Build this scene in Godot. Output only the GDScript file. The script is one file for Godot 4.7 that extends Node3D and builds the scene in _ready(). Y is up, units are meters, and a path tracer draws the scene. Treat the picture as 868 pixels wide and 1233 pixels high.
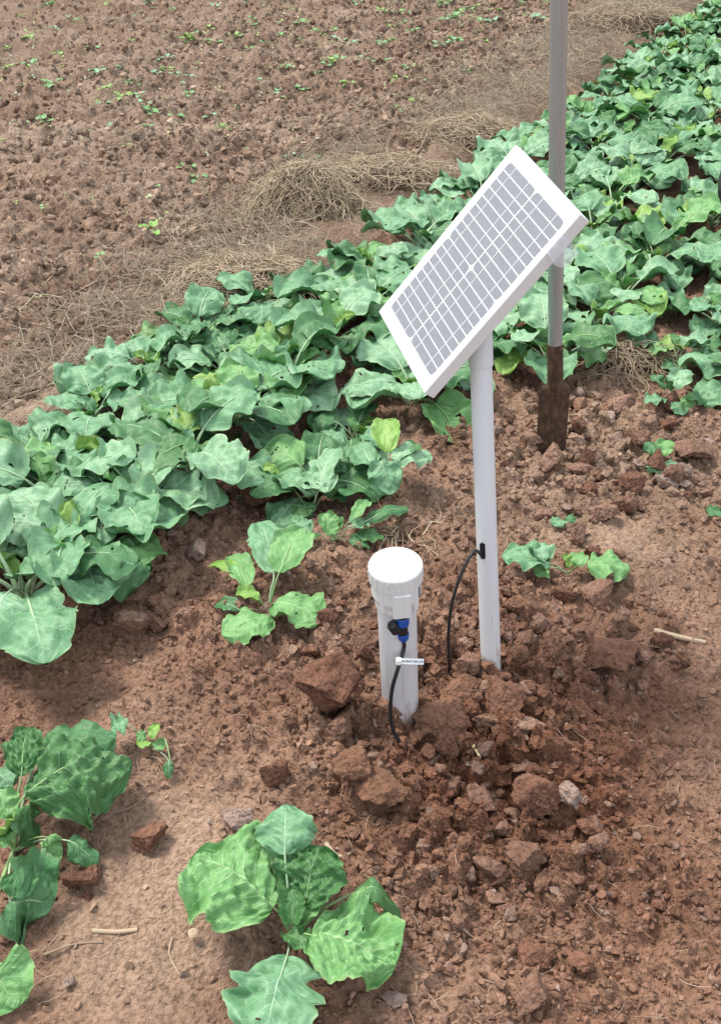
extends Node3D
# A solar sensor post and a soil probe standing in a dug field beside rows of leafy crop plants.

var rng := RandomNumberGenerator.new()
var used := {}
var mats := {}
var clod_noise := FastNoiseLite.new()
var fine_noise := FastNoiseLite.new()
var grain_noise := FastNoiseLite.new()
var wave_noise := FastNoiseLite.new()
var clod_value := FastNoiseLite.new()
var fine_value := FastNoiseLite.new()
var patch_noise := FastNoiseLite.new()
var leaf_noise := FastNoiseLite.new()
var leaf_pool := {}
var clod_pool := []
const P := Vector2(0.883, 0.469)
const D := Vector2(0.469, -0.883)

# ---------------------------------------------------------------- names and descriptions
func numbered(called: String) -> String:
	var n: int = used.get(called, 0)
	used[called] = n + 1
	return called if n == 0 else "%s_%03d" % [called, n]

func tag(o: Node, label: String, category := "", group := "", kind := "") -> Node:
	if label != "":
		o.set_meta("label", label)
	if category != "":
		o.set_meta("category", category)
	if group != "":
		o.set_meta("group", group)
	if kind != "":
		o.set_meta("kind", kind)
	return o

func thing(called: String, label: String, category: String, at: Vector3, group := "") -> Node3D:
	var o := Node3D.new()
	o.name = numbered(called)
	add_child(o)
	o.position = at
	tag(o, label, category, group)
	return o

func part(called: String, m: Mesh, mat: Material, parent: Node) -> MeshInstance3D:
	var o := MeshInstance3D.new()
	o.name = called
	o.mesh = m
	o.material_override = mat
	parent.add_child(o, true)
	return o

func single(called: String, m: Mesh, mat: Material, label: String, category: String, group := "", kind := "") -> MeshInstance3D:
	var o := MeshInstance3D.new()
	o.name = numbered(called)
	o.mesh = m
	o.material_override = mat
	add_child(o)
	tag(o, label, category, group, kind)
	return o

# ---------------------------------------------------------------- the lie of the land
func gauss(x: float, z: float, cx: float, cz: float, r: float) -> float:
	var dx := x - cx
	var dz := z - cz
	return exp(-(dx * dx + dz * dz) / (r * r))

func macro(x: float, z: float) -> float:
	var q := 0.883 * x + 0.469 * z
	var h := 0.045 * gauss(x, z, 0.16, -1.40, 0.26)
	h += 0.02 * gauss(x, z, -0.22, -1.05, 0.25)
	h -= 0.012 * gauss(x, z, 0.42, -1.28, 0.2)
	h += 0.03 * gauss(x, z, 0.55, -1.75, 0.3)
	h -= 0.03 * gauss(x, z, -0.55, -1.0, 0.2)
	var rows := clampf((-0.75 - q) / 0.3, 0.0, 1.0) * clampf((q + 2.0) / 0.2, 0.0, 1.0)
	h += rows * 0.025 * cos(6.2832 * (q + 1.32) / 0.46)
	return h

func roughness_at(x: float, z: float) -> float:
	var q := 0.883 * x + 0.469 * z
	var r := 0.42 + 0.35 * patch_noise.get_noise_2d(x * 1.5, z * 1.5)
	r += 0.75 * gauss(x, z, 0.16, -1.38, 0.27)
	r += 0.4 * gauss(x, z, 0.16, -1.1, 0.18)
	r += 0.6 * gauss(x, z, 0.6, -2.15, 0.35)
	r += 0.35 * gauss(x, z, -0.3, -1.75, 0.3)
	r -= 0.42 * gauss(x, z, -0.26, -1.05, 0.2)
	r -= 0.3 * gauss(x, z, -0.3, -0.86, 0.15)
	r -= 0.35 * gauss(x, z, 0.53, -1.78, 0.13)
	r += 0.28 * gauss(x, z, 0.42, -1.05, 0.35)
	if q < -1.8:
		r = lerpf(r, 1.0, clampf((-1.8 - q) / 0.3, 0.0, 1.0))
	return clampf(r, 0.05, 1.15)

func height(x: float, z: float) -> float:
	var q := 0.883 * x + 0.469 * z
	var r := roughness_at(x, z)
	var h := macro(x, z)
	var wx := x + 0.02 * wave_noise.get_noise_2d(x * 13.0, z * 13.0)
	var wz := z + 0.02 * wave_noise.get_noise_2d(x * 13.0 + 71.0, z * 13.0)
	# broken soil: every piece has a height and a tilt of its own
	var v1 := clod_value.get_noise_2d(wx, wz)
	var v2 := fine_value.get_noise_2d(wx, wz)
	var c1 := (0.35 + 0.65 * maxf(v1, -0.3)) * clampf(-clod_noise.get_noise_2d(wx, wz) * 1.7, 0.0, 0.75) - 0.12
	var c2 := (0.5 + 0.7 * v2) * clampf(-fine_noise.get_noise_2d(wx, wz) * 1.6, 0.0, 0.7) - 0.2
	var c3 := -grain_noise.get_noise_2d(x, z) - 0.5
	var low := wave_noise.get_noise_2d(x * 4.0, z * 4.0)
	var mid := wave_noise.get_noise_2d(x * 18.0 + 9.0, z * 18.0)
	var near := 1.0 - 0.85 * clampf((-1.8 - q) / 0.3, 0.0, 1.0)
	h += 0.012 * low + (0.004 + 0.012 * r) * mid
	h += r * ((0.040 + 0.02 * gauss(x, z, 0.2, -1.3, 0.3)) * c1 + 0.020 * c2 * near) + near * ((0.001 + 0.003 * r) * c3 + (0.0015 + 0.0015 * r) * wave_noise.get_noise_2d(x * 70.0, z * 70.0))
	if q < -1.8:
		h += clampf((-1.8 - q) / 0.3, 0.0, 1.0) * (0.022 * wave_noise.get_noise_2d(x * 4.0, z * 5.0) + 0.010 * sin(z * 17.0 + 2.0 * wave_noise.get_noise_2d(x, z)) + 0.004 * wave_noise.get_noise_2d(x * 30.0, z * 30.0))
	return h

func soil_color(x: float, z: float) -> Color:
	var q := 0.883 * x + 0.469 * z
	var c := Color(0.37, 0.216, 0.148)
	var pale := 0.25 + 0.5 * patch_noise.get_noise_2d(x * 2.3 + 40.0, z * 2.3)
	pale += 0.6 * gauss(x, z, -0.26, -1.05, 0.2) + 0.55 * gauss(x, z, -0.3, -0.86, 0.15)
	pale += 0.6 * gauss(x, z, 0.53, -1.8, 0.16) + 0.35 * gauss(x, z, 0.15, -1.9, 0.2)
	pale += 0.6 * gauss(x, z, 0.55, -2.2, 0.4) + 0.3 * gauss(x, z, -0.25, -1.7, 0.25)
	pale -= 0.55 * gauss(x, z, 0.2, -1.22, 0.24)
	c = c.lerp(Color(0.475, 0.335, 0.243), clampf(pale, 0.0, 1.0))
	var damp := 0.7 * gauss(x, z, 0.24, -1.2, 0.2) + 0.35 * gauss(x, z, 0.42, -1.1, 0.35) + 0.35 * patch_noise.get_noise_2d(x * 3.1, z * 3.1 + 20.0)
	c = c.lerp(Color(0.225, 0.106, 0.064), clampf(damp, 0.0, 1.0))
	if q < -1.45:
		var f := Color(0.36, 0.25, 0.18).lerp(Color(0.50, 0.385, 0.29), clampf(0.45 + 0.9 * patch_noise.get_noise_2d(x * 1.1, z * 2.2), 0.0, 1.0))
		c = c.lerp(f, clampf((-1.45 - q) / 0.25, 0.0, 1.0))
	return c

func on_ground(x: float, z: float, up := 0.0) -> Vector3:
	return Vector3(x, height(x, z) + up, z)

# ---------------------------------------------------------------- materials
func noise(freq: float, kind: int, octaves: int, seed_: int) -> FastNoiseLite:
	var n := FastNoiseLite.new()
	n.seed = seed_
	n.frequency = freq
	n.noise_type = kind
	n.fractal_octaves = octaves
	n.fractal_type = FastNoiseLite.FRACTAL_FBM if octaves > 1 else FastNoiseLite.FRACTAL_NONE
	return n

func noise_tex(n: FastNoiseLite, side: int, stops: Array = [], normal := 0.0) -> NoiseTexture2D:
	var t := NoiseTexture2D.new()
	t.width = side
	t.height = side
	t.seamless = true
	t.noise = n
	t.generate_mipmaps = false
	if stops.size():
		var g := Gradient.new()
		var off := PackedFloat32Array()
		var cols := PackedColorArray()
		for s in stops:
			off.append(s[0])
			cols.append(s[1])
		g.offsets = off
		g.colors = cols
		t.color_ramp = g
	if normal > 0.0:
		t.as_normal_map = true
		t.bump_strength = normal
	return t

func grey(v: float) -> Color:
	return Color(v, v, v)

func flat_mat(c: Color, rough: float, metal := 0.0) -> StandardMaterial3D:
	var m := StandardMaterial3D.new()
	m.albedo_color = c.linear_to_srgb()
	m.roughness = rough
	m.metallic = metal
	m.cull_mode = BaseMaterial3D.CULL_DISABLED
	return m

func make_materials() -> void:
	var mottled := noise_tex(noise(0.022, FastNoiseLite.TYPE_SIMPLEX_SMOOTH, 6, 5), 1024, [[0.0, Color(0.62, 0.60, 0.585)], [0.35, Color(0.80, 0.79, 0.78)], [0.6, Color(0.93, 0.925, 0.92)], [1.0, Color(1, 1, 1)]])
	var coarse := noise_tex(noise(0.008, FastNoiseLite.TYPE_SIMPLEX_SMOOTH, 5, 9), 512, [[0.0, Color(0.74, 0.72, 0.71)], [0.5, Color(0.9, 0.89, 0.89)], [1.0, Color(1, 1, 1)]])
	var relief := noise(0.035, FastNoiseLite.TYPE_SIMPLEX_SMOOTH, 5, 21)
	var bump := noise_tex(relief, 1024, [], 14.0)
	for k in ["soil", "clod"]:
		var m := StandardMaterial3D.new()
		m.vertex_color_use_as_albedo = k == "soil"
		m.albedo_texture = mottled
		m.roughness = 0.95
		m.metallic_specular = 0.25
		m.uv1_triplanar = true
		m.uv1_world_triplanar = true
		m.uv1_scale = Vector3.ONE * 3.1
		m.normal_enabled = true
		m.normal_texture = bump
		m.normal_scale = 1.5
		m.detail_enabled = true
		m.detail_blend_mode = BaseMaterial3D.BLEND_MODE_MUL
		m.detail_uv_layer = BaseMaterial3D.DETAIL_UV_2
		m.detail_albedo = coarse
		m.uv2_triplanar = true
		m.uv2_world_triplanar = true
		m.uv2_scale = Vector3.ONE * 0.83
		m.cull_mode = BaseMaterial3D.CULL_DISABLED
		mats[k] = m
	var tones := [Color(0.35, 0.21, 0.15), Color(0.29, 0.155, 0.105), Color(0.42, 0.265, 0.195), Color(0.325, 0.18, 0.118), Color(0.48, 0.36, 0.30), Color(0.22, 0.115, 0.08)]
	for i in tones.size():
		var m: StandardMaterial3D = mats.clod.duplicate()
		m.albedo_color = tones[i].linear_to_srgb()
		mats["clod%d" % i] = m
	var grain: StandardMaterial3D = mats.clod.duplicate()
	grain.vertex_color_use_as_albedo = true
	grain.normal_enabled = false
	mats.crumb = grain
	var loose: StandardMaterial3D = mats.clod.duplicate()
	loose.vertex_color_use_as_albedo = true
	mats.loose = loose
	# leaf pictures: pale veins on a bloomed blue-green or fresh green blade
	var blade_maps := leaf_maps()
	var looks := {
		"bloom": [0, Color(0.86, 0.92, 0.86)], "bloom_dark": [0, Color(0.62, 0.74, 0.60)], "bloom_pale": [0, Color(1.0, 1.0, 0.98)],
		"fresh": [1, Color(0.95, 1.0, 0.9)], "fresh_dark": [1, Color(0.66, 0.76, 0.66)], "young": [2, Color(1, 1, 1)],
	}
	for k in looks:
		var m := StandardMaterial3D.new()
		m.albedo_texture = blade_maps[looks[k][0]]
		m.albedo_color = looks[k][1]
		m.normal_enabled = true
		m.normal_texture = blade_maps[3]
		m.normal_scale = 1.5
		m.roughness = 0.5 if k.begins_with("bloom") else 0.48
		m.metallic_specular = 0.45
		m.backlight_enabled = true
		m.backlight = Color(0.10, 0.24, 0.04) if k.begins_with("bloom") else Color(0.16, 0.30, 0.05)
		m.cull_mode = BaseMaterial3D.CULL_DISABLED
		mats[k] = m
	mats.stalk = flat_mat(Color(0.36, 0.50, 0.30), 0.5)
	mats.stalk_green = flat_mat(Color(0.25, 0.40, 0.16), 0.5)
	mats.straw = flat_mat(Color(0.42, 0.33, 0.22), 0.8)
	mats.straw.vertex_color_use_as_albedo = true
	mats.straw.albedo_color = Color.WHITE
	mats.straw_husk = flat_mat(Color(0.60, 0.50, 0.28), 0.7)
	mats.twig = flat_mat(Color(0.27, 0.19, 0.13), 0.85)
	mats.husk = flat_mat(Color(0.42, 0.32, 0.22), 0.85)
	mats.white_plastic = flat_mat(Color(0.615, 0.63, 0.65), 0.32)
	mats.white_cap = flat_mat(Color(0.70, 0.71, 0.72), 0.38)
	# pipes with a little soil dust on them
	var dust := noise_tex(noise(0.012, FastNoiseLite.TYPE_SIMPLEX_SMOOTH, 5, 33), 512, [[0.0, Color(0.93, 0.91, 0.89)], [0.3, Color(0.985, 0.983, 0.98)], [1.0, Color(1, 1, 1)]])
	for k in ["white_plastic", "white_cap"]:
		mats[k].albedo_texture = dust
		mats[k].uv1_triplanar = true
		mats[k].uv1_scale = Vector3(6, 2, 6)
	mats.pipe = flat_mat(Color.WHITE, 0.32)
	mats.pipe.vertex_color_use_as_albedo = true
	mats.frame = flat_mat(Color(0.68, 0.675, 0.67), 0.35)
	mats.backsheet = flat_mat(Color(0.82, 0.83, 0.84), 0.5)
	var cell := flat_mat(Color(0.118, 0.126, 0.145), 0.3)
	cell.albedo_texture = noise_tex(noise(0.01, FastNoiseLite.TYPE_SIMPLEX_SMOOTH, 3, 3), 256, [[0.0, Color(0.86, 0.9, 0.92)], [1.0, Color(1, 0.98, 1)]])
	cell.uv1_triplanar = true
	cell.uv1_world_triplanar = true
	cell.uv1_scale = Vector3.ONE * 9.0
	mats.cell = cell
	mats.busbar = flat_mat(Color(0.72, 0.74, 0.76), 0.4)
	var pane := StandardMaterial3D.new()
	pane.albedo_color = Color(1, 1, 1, 0.04)
	pane.transparency = BaseMaterial3D.TRANSPARENCY_ALPHA
	pane.roughness = 0.06
	mats.pane = pane
	var film := StandardMaterial3D.new()
	film.albedo_color = Color(0.9, 0.92, 0.95, 0.45)
	film.transparency = BaseMaterial3D.TRANSPARENCY_ALPHA
	film.roughness = 0.3
	film.cull_mode = BaseMaterial3D.CULL_DISABLED
	mats.film = film
	mats.black = flat_mat(Color(0.012, 0.012, 0.014), 0.45)
	mats.blue = flat_mat(Color(0.012, 0.075, 0.36), 0.4)
	mats.ink = flat_mat(Color(0.05, 0.05, 0.06), 0.7)
	mats.grey_label = flat_mat(Color(0.33, 0.36, 0.38), 0.6)
	var steel := flat_mat(Color(0.42, 0.465, 0.47), 0.2, 0.6)
	mats.steel = steel
	var rust := flat_mat(Color.WHITE, 0.8, 0.25)
	rust.albedo_texture = noise_tex(noise(0.018, FastNoiseLite.TYPE_SIMPLEX_SMOOTH, 6, 44), 512, [[0.0, Color(0.20, 0.15, 0.115)], [0.45, Color(0.29, 0.215, 0.165)], [0.65, Color(0.36, 0.265, 0.20)], [1.0, Color(0.46, 0.37, 0.29)]])
	rust.uv1_triplanar = true
	rust.uv1_scale = Vector3(7, 3.4, 7)
	rust.normal_enabled = true
	rust.normal_texture = bump
	rust.normal_scale = 0.5
	mats.rust = rust

func leaf_maps() -> Array:
	var w := 480
	var h := 640
	var net := FastNoiseLite.new()
	net.noise_type = FastNoiseLite.TYPE_CELLULAR
	net.cellular_return_type = FastNoiseLite.RETURN_DISTANCE2_SUB
	net.frequency = 0.055
	net.seed = 17
	var tone := noise(0.012, FastNoiseLite.TYPE_SIMPLEX_SMOOTH, 4, 4)
	var speck := noise(0.09, FastNoiseLite.TYPE_SIMPLEX_SMOOTH, 2, 8)
	var data := [PackedByteArray(), PackedByteArray(), PackedByteArray(), PackedByteArray()]
	for d in data:
		d.resize(w * h * 3)
	var base := [Color(0.10, 0.24, 0.115), Color(0.108, 0.24, 0.095), Color(0.15, 0.30, 0.05)]
	var light := [Color(0.26, 0.44, 0.275), Color(0.185, 0.36, 0.155), Color(0.22, 0.38, 0.09)]
	var vein := [Color(0.44, 0.57, 0.46), Color(0.40, 0.55, 0.33), Color(0.40, 0.52, 0.18)]
	var at := 0
	for y in h:
		var v := (y + 0.5) / h
		for x in w:
			var s := ((x + 0.5) / w) * 2.0 - 1.0
			var u := absf(s)
			var main_rib := exp(-pow(u / (0.028 - 0.016 * v), 2.0)) * (1.0 - 0.5 * v)
			var side_rib := 0.0
			for k in 8:
				var v0 := -0.06 + 0.125 * k + (0.045 if s > 0.0 else 0.0)
				var line := v0 + (0.34 - 0.12 * v) * pow(u, 0.85) + 0.012 * sin(u * 9.0 + k * 2.1)
				var wd := 0.0065 * (1.15 - 0.7 * u)
				var dd := (v - line) / wd
				if absf(dd) < 3.0:
					side_rib = maxf(side_rib, exp(-dd * dd) * (0.75 - 0.5 * u))
			var n2 := net.get_noise_2d(x * 0.62, y * 0.7) + 1.0
			var fine := clampf(1.0 - n2 / 0.22, 0.0, 1.0)
			var ribs := clampf(main_rib + side_rib + 0.26 * fine, 0.0, 1.0)
			var t := clampf(0.45 + 0.6 * tone.get_noise_2d(x * 0.68, y * 0.7) + 0.25 * speck.get_noise_2d(x, y), 0.0, 1.0)
			for k in 3:
				var b: Color = base[k]
				var c := b.lerp(light[k], t).lerp(vein[k], ribs * 0.9).lerp(Color(0.40, 0.40, 0.20), 0.35 * smoothstep(0.93, 1.0, u) + 0.3 * smoothstep(0.5, 0.7, speck.get_noise_2d(x * 0.4 + 77.0, y * 0.4))).linear_to_srgb()
				data[k][at] = int(clampf(c.r, 0, 1) * 255)
				data[k][at + 1] = int(clampf(c.g, 0, 1) * 255)
				data[k][at + 2] = int(clampf(c.b, 0, 1) * 255)
			var hh := clampf(0.5 + 0.32 * clampf(n2, 0.0, 1.0) - 0.55 * maxf(side_rib, main_rib) + 0.06 * speck.get_noise_2d(x, y), 0.0, 1.0)
			var hb := int(hh * 255)
			data[3][at] = hb
			data[3][at + 1] = hb
			data[3][at + 2] = hb
			at += 3
	var out := []
	for k in 4:
		var im := Image.create_from_data(w, h, false, Image.FORMAT_RGB8, data[k])
		if k == 3:
			im.convert(Image.FORMAT_RGBA8)
			im.bump_map_to_normal_map(4.5)
		out.append(ImageTexture.create_from_image(im))
	return out

# ---------------------------------------------------------------- shape helpers
func mesh_of(v: PackedVector3Array, n: PackedVector3Array, idx: PackedInt32Array, uv := PackedVector2Array(), col := PackedColorArray()) -> ArrayMesh:
	# faces run clockwise as seen from the side their normals point to
	var all_alike := idx.size() > 60000
	var turn := false
	for i in range(0, idx.size(), 3):
		if i == 0 or not all_alike:
			var nn := (v[idx[i + 2]] - v[idx[i]]).cross(v[idx[i + 1]] - v[idx[i]])
			turn = nn.dot(n[idx[i]] + n[idx[i + 1]] + n[idx[i + 2]]) < 0.0
		if turn:
			var keep := idx[i + 1]
			idx[i + 1] = idx[i + 2]
			idx[i + 2] = keep
	var a := []
	a.resize(Mesh.ARRAY_MAX)
	a[Mesh.ARRAY_VERTEX] = v
	a[Mesh.ARRAY_NORMAL] = n
	a[Mesh.ARRAY_INDEX] = idx
	if uv.size():
		a[Mesh.ARRAY_TEX_UV] = uv
	if col.size():
		a[Mesh.ARRAY_COLOR] = col
	var m := ArrayMesh.new()
	m.add_surface_from_arrays(Mesh.PRIMITIVE_TRIANGLES, a)
	return m

func grid_normals(v: PackedVector3Array, nu: int, nv: int) -> PackedVector3Array:
	var n := PackedVector3Array()
	n.resize(v.size())
	for j in nv:
		for i in nu:
			var a := v[j * nu + mini(i + 1, nu - 1)] - v[j * nu + maxi(i - 1, 0)]
			var b := v[mini(j + 1, nv - 1) * nu + i] - v[maxi(j - 1, 0) * nu + i]
			var c := b.cross(a)
			n[j * nu + i] = c.normalized() if c.length_squared() > 1e-16 else Vector3.UP
	return n

func grid_index(nu: int, nv: int) -> PackedInt32Array:
	var idx := PackedInt32Array()
	for j in nv - 1:
		for i in nu - 1:
			var a := j * nu + i
			idx.append_array([a, a + nu, a + 1, a + 1, a + nu, a + nu + 1])
	return idx

# a tube along pts with a radius for each point
func tube(pts: PackedVector3Array, radii: PackedFloat32Array, sides := 8, ends := true) -> ArrayMesh:
	var v := PackedVector3Array()
	var n := PackedVector3Array()
	var idx := PackedInt32Array()
	var c := pts.size()
	var side := Vector3.ZERO
	for i in c:
		var t := (pts[mini(i + 1, c - 1)] - pts[maxi(i - 1, 0)]).normalized()
		if side == Vector3.ZERO:
			side = t.cross(Vector3(0.31, 0.2, 0.93)).normalized()
		side = (side - t * side.dot(t)).normalized()
		var other := t.cross(side)
		for k in sides:
			var a := TAU * k / sides
			var d := side * cos(a) + other * sin(a)
			v.append(pts[i] + d * radii[i])
			n.append(d)
	for i in c - 1:
		for k in sides:
			var a := i * sides + k
			var b := i * sides + (k + 1) % sides
			idx.append_array([a, b, a + sides, b, b + sides, a + sides])
	if ends:
		for e in [0, c - 1]:
			var t := (pts[1] - pts[0]).normalized() * -1.0 if e == 0 else (pts[c - 1] - pts[c - 2]).normalized()
			var first := v.size()
			v.append(pts[e])
			n.append(t)
			for k in sides:
				v.append(v[e * sides + k])
				n.append(t)
			for k in sides:
				idx.append_array([first, first + 1 + k, first + 1 + (k + 1) % sides])
	return mesh_of(v, n, idx)

func smooth_curve(keys: Array, count: int) -> PackedVector3Array:
	var out := PackedVector3Array()
	var last := keys.size() - 1
	for i in count:
		var f := float(i) / (count - 1) * last
		var k := mini(int(f), last - 1)
		var a: Vector3 = keys[maxi(k - 1, 0)]
		var b: Vector3 = keys[k]
		var c: Vector3 = keys[k + 1]
		var d: Vector3 = keys[mini(k + 2, last)]
		out.append(b.cubic_interpolate(c, a, d, f - k))
	return out

func evenly(count: int, a: float, b: float) -> PackedFloat32Array:
	var out := PackedFloat32Array()
	for i in count:
		out.append(lerpf(a, b, float(i) / (count - 1)))
	return out

# a turned profile of (radius, height) points; facets > 0 keeps hard edges between profile points
func lathe(profile: Array, sides := 48) -> ArrayMesh:
	var v := PackedVector3Array()
	var n := PackedVector3Array()
	var idx := PackedInt32Array()
	for s in profile.size() - 1:
		var a: Vector2 = profile[s]
		var b: Vector2 = profile[s + 1]
		var d := b - a
		var nn := Vector2(d.y, -d.x).normalized()
		var first := v.size()
		for k in sides + 1:
			var g := TAU * k / sides
			var r := Vector3(cos(g), 0, sin(g))
			v.append(r * a.x + Vector3.UP * a.y)
			v.append(r * b.x + Vector3.UP * b.y)
			n.append(r * nn.x + Vector3.UP * nn.y)
			n.append(r * nn.x + Vector3.UP * nn.y)
		for k in sides:
			var q := first + k * 2
			idx.append_array([q, q + 1, q + 2, q + 2, q + 1, q + 3])
	return mesh_of(v, n, idx)

# a box with its edges chamfered
func soft_box(size: Vector3, c: float, at := Vector3.ZERO) -> ArrayMesh:
	var st := SurfaceTool.new()
	st.begin(Mesh.PRIMITIVE_TRIANGLES)
	st.set_smooth_group(-1)
	var h := size / 2.0
	var pt := func(sx, sy, sz, axis):
		var p := Vector3(sx * (h.x - c), sy * (h.y - c), sz * (h.z - c))
		if axis == 0: p.x = sx * h.x
		if axis == 1: p.y = sy * h.y
		if axis == 2: p.z = sz * h.z
		return p + at
	var quad := func(a, b, cc, d):
		var nrm: Vector3 = (b - a).cross(cc - a)
		var mid: Vector3 = (a + b + cc + d) / 4.0 - at
		var order := [a, b, cc, a, cc, d] if nrm.dot(mid) < 0.0 else [a, cc, b, a, d, cc]
		for p in order:
			st.add_vertex(p)
	for s in [-1, 1]:
		quad.call(pt.call(s, -1, -1, 0), pt.call(s, 1, -1, 0), pt.call(s, 1, 1, 0), pt.call(s, -1, 1, 0))
		quad.call(pt.call(-1, s, -1, 1), pt.call(1, s, -1, 1), pt.call(1, s, 1, 1), pt.call(-1, s, 1, 1))
		quad.call(pt.call(-1, -1, s, 2), pt.call(1, -1, s, 2), pt.call(1, 1, s, 2), pt.call(-1, 1, s, 2))
		for r in [-1, 1]:
			quad.call(pt.call(s, r, -1, 0), pt.call(s, r, 1, 0), pt.call(s, r, 1, 1), pt.call(s, r, -1, 1))
			quad.call(pt.call(s, -1, r, 0), pt.call(s, 1, r, 0), pt.call(s, 1, r, 2), pt.call(s, -1, r, 2))
			quad.call(pt.call(-1, s, r, 1), pt.call(1, s, r, 1), pt.call(1, s, r, 2), pt.call(-1, s, r, 2))
			for q in [-1, 1]:
				var a: Vector3 = pt.call(s, r, q, 0)
				var b: Vector3 = pt.call(s, r, q, 1)
				var d: Vector3 = pt.call(s, r, q, 2)
				var nrm := (b - a).cross(d - a)
				for p in ([a, b, d] if nrm.dot((a + b + d) / 3.0 - at) < 0.0 else [a, d, b]):
					st.add_vertex(p)
	st.generate_normals()
	return st.commit()

# ---------------------------------------------------------------- leaves
func outline(v: float, lobes: float) -> float:
	var w := pow(maxf(sin(PI * pow(clampf(v, 0.0, 1.0), 0.78)), 0.0), 0.62)
	w *= 0.80 + 0.28 * v
	if lobes > 0.0:
		w *= 1.0 - lobes * exp(-pow((v - 0.30) / 0.055, 2.0)) - 0.6 * lobes * exp(-pow((v - 0.5) / 0.04, 2.0))
	return w

# blade and stalk along a midrib; o: pl, width, roll, twist, cup, ripple, freq, lobes, teeth, pucker, seed, nu, nv, r0
func leaf_mesh(pts: PackedVector3Array, o: Dictionary) -> Array:
	var nu: int = o.get("nu", 21)
	var nv: int = o.get("nv", 32)
	var pl: float = o.get("pl", 0.3)
	var width: float = o.get("width", 0.25)
	var sd: float = o.get("seed", 1) * 13.7
	var count := pts.size()
	var total := 0.0
	for i in count - 1:
		total += pts[i].distance_to(pts[i + 1])
	var flat := pts[count - 1] - pts[0]
	flat.y = 0.0
	if flat.length() < 1e-4:
		flat = Vector3(1, 0, 0)
	var side0 := flat.normalized().cross(Vector3.UP).normalized()
	var v := PackedVector3Array()
	var uv := PackedVector2Array()
	var freq: float = o.get("freq", 3.0)
	var cup: float = o.get("cup", 0.1)
	var ripple: float = o.get("ripple", 0.12)
	var teeth: float = o.get("teeth", 0.05)
	var pucker: float = o.get("pucker", 0.03)
	var lobes: float = o.get("lobes", 0.0)
	var curl: float = o.get("curl", 0.0)
	for j in nv:
		var t := float(j) / (nv - 1)
		var f := (pl + (1.0 - pl) * t) * (count - 1)
		var k := mini(int(f), count - 2)
		var m := pts[k].lerp(pts[k + 1], f - k)
		var tan := (pts[mini(k + 2, count - 1)] - pts[maxi(k - 1, 0)]).normalized()
		var side := (side0 - tan * side0.dot(tan)).normalized()
		var roll: float = o.get("roll", 0.0) + o.get("twist", 0.0) * (t - 0.4)
		side = side.rotated(tan, roll)
		var up := side.cross(tan)
		for i in nu:
			var u := float(i) / (nu - 1) * 2.0 - 1.0
			var au := absf(u)
			var sgn := 1.0 if u > 0.0 else -1.0
			var edge := 1.0 + 0.45 * teeth * sin(TAU * (7.5 * t + 0.5 * sgn + 0.13 * sd)) + 1.6 * teeth * leaf_noise.get_noise_2d(t * 160.0 + sgn * 300.0, sd * 9.0)
			edge += 0.11 * leaf_noise.get_noise_2d(t * 26.0 + sgn * 90.0, sd * 5.0 + 40.0)
			var hw := width * outline(t, lobes) * lerpf(1.0, edge, au)
			var lift := cup * width * au * au
			lift += ripple * width * pow(au, 1.6) * sin(TAU * (freq * t + 0.27 * sgn + 0.11 * sd)) * (0.35 + 0.65 * sin(PI * clampf(t, 0.0, 1.0)))
			lift += 0.24 * width * leaf_noise.get_noise_2d(u * 16.0 + sd * 3.0, t * 26.0) * (0.3 + au)
			lift += pucker * width * 0.7 * (absf(sin(PI * (8.0 * (t - 0.30 * pow(au, 0.85)) + (0.36 if sgn > 0.0 else 0.0)))) - 0.5) * minf(au * 5.0, 1.0) * (1.0 - 0.4 * au)
			lift += 1.6 * pucker * width * leaf_noise.get_noise_2d(u * 60.0 + sd, t * 85.0)
			var ang := curl * au * au
			v.append(m + side * (u * hw * cos(ang)) + up * (lift * minf(1.0, outline(t, 0.0) * 2.0) - au * hw * sin(ang)))
			uv.append(Vector2(u * 0.5 + 0.5, t))
	# insects have bitten holes through some blades
	var faces := grid_index(nu, nv)
	var bites: int = o.get("bites", 0)
	var r := RandomNumberGenerator.new()
	r.seed = int(sd * 10.0) + 3
	if bites > 0:
		var gone := {}
		for i in bites:
			var a := r.randi_range(2, nu - 4)
			var b := r.randi_range(3, nv - 5)
			gone[b * nu + a] = true
			if r.randf() < 0.5: gone[b * nu + a + 1] = true
			if r.randf() < 0.5: gone[(b + 1) * nu + a] = true
		var left := PackedInt32Array()
		for i in range(0, faces.size(), 6):
			if not gone.has(faces[i]):
				left.append_array(faces.slice(i, i + 6))
		faces = left
	var blade := mesh_of(v, grid_normals(v, nu, nv), faces, uv)
	var line := PackedVector3Array()
	var radii := PackedFloat32Array()
	var r0: float = o.get("r0", 0.022) * total
	var steps := 11
	for i in steps:
		var s := float(i) / (steps - 1) * (pl + 0.72 * (1.0 - pl))
		var f := s * (count - 1)
		var k := mini(int(f), count - 2)
		line.append(pts[k].lerp(pts[k + 1], f - k))
		radii.append(lerpf(r0, r0 * 0.16, pow(s / (pl + 0.72 * (1.0 - pl)), 0.7)))
	return [blade, tube(line, radii, 6, false)]

func arch(e0: float, e1: float, bend: float, sway: float) -> PackedVector3Array:
	var pts := PackedVector3Array([Vector3.ZERO])
	var p := Vector3.ZERO
	for i in 24:
		var e := lerpf(deg_to_rad(e0), deg_to_rad(e1), pow((i + 0.5) / 24.0, bend))
		p += Vector3(cos(e), sin(e), sway * sin(i / 24.0 * 2.5)) / 24.0
		pts.append(p)
	return pts

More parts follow.
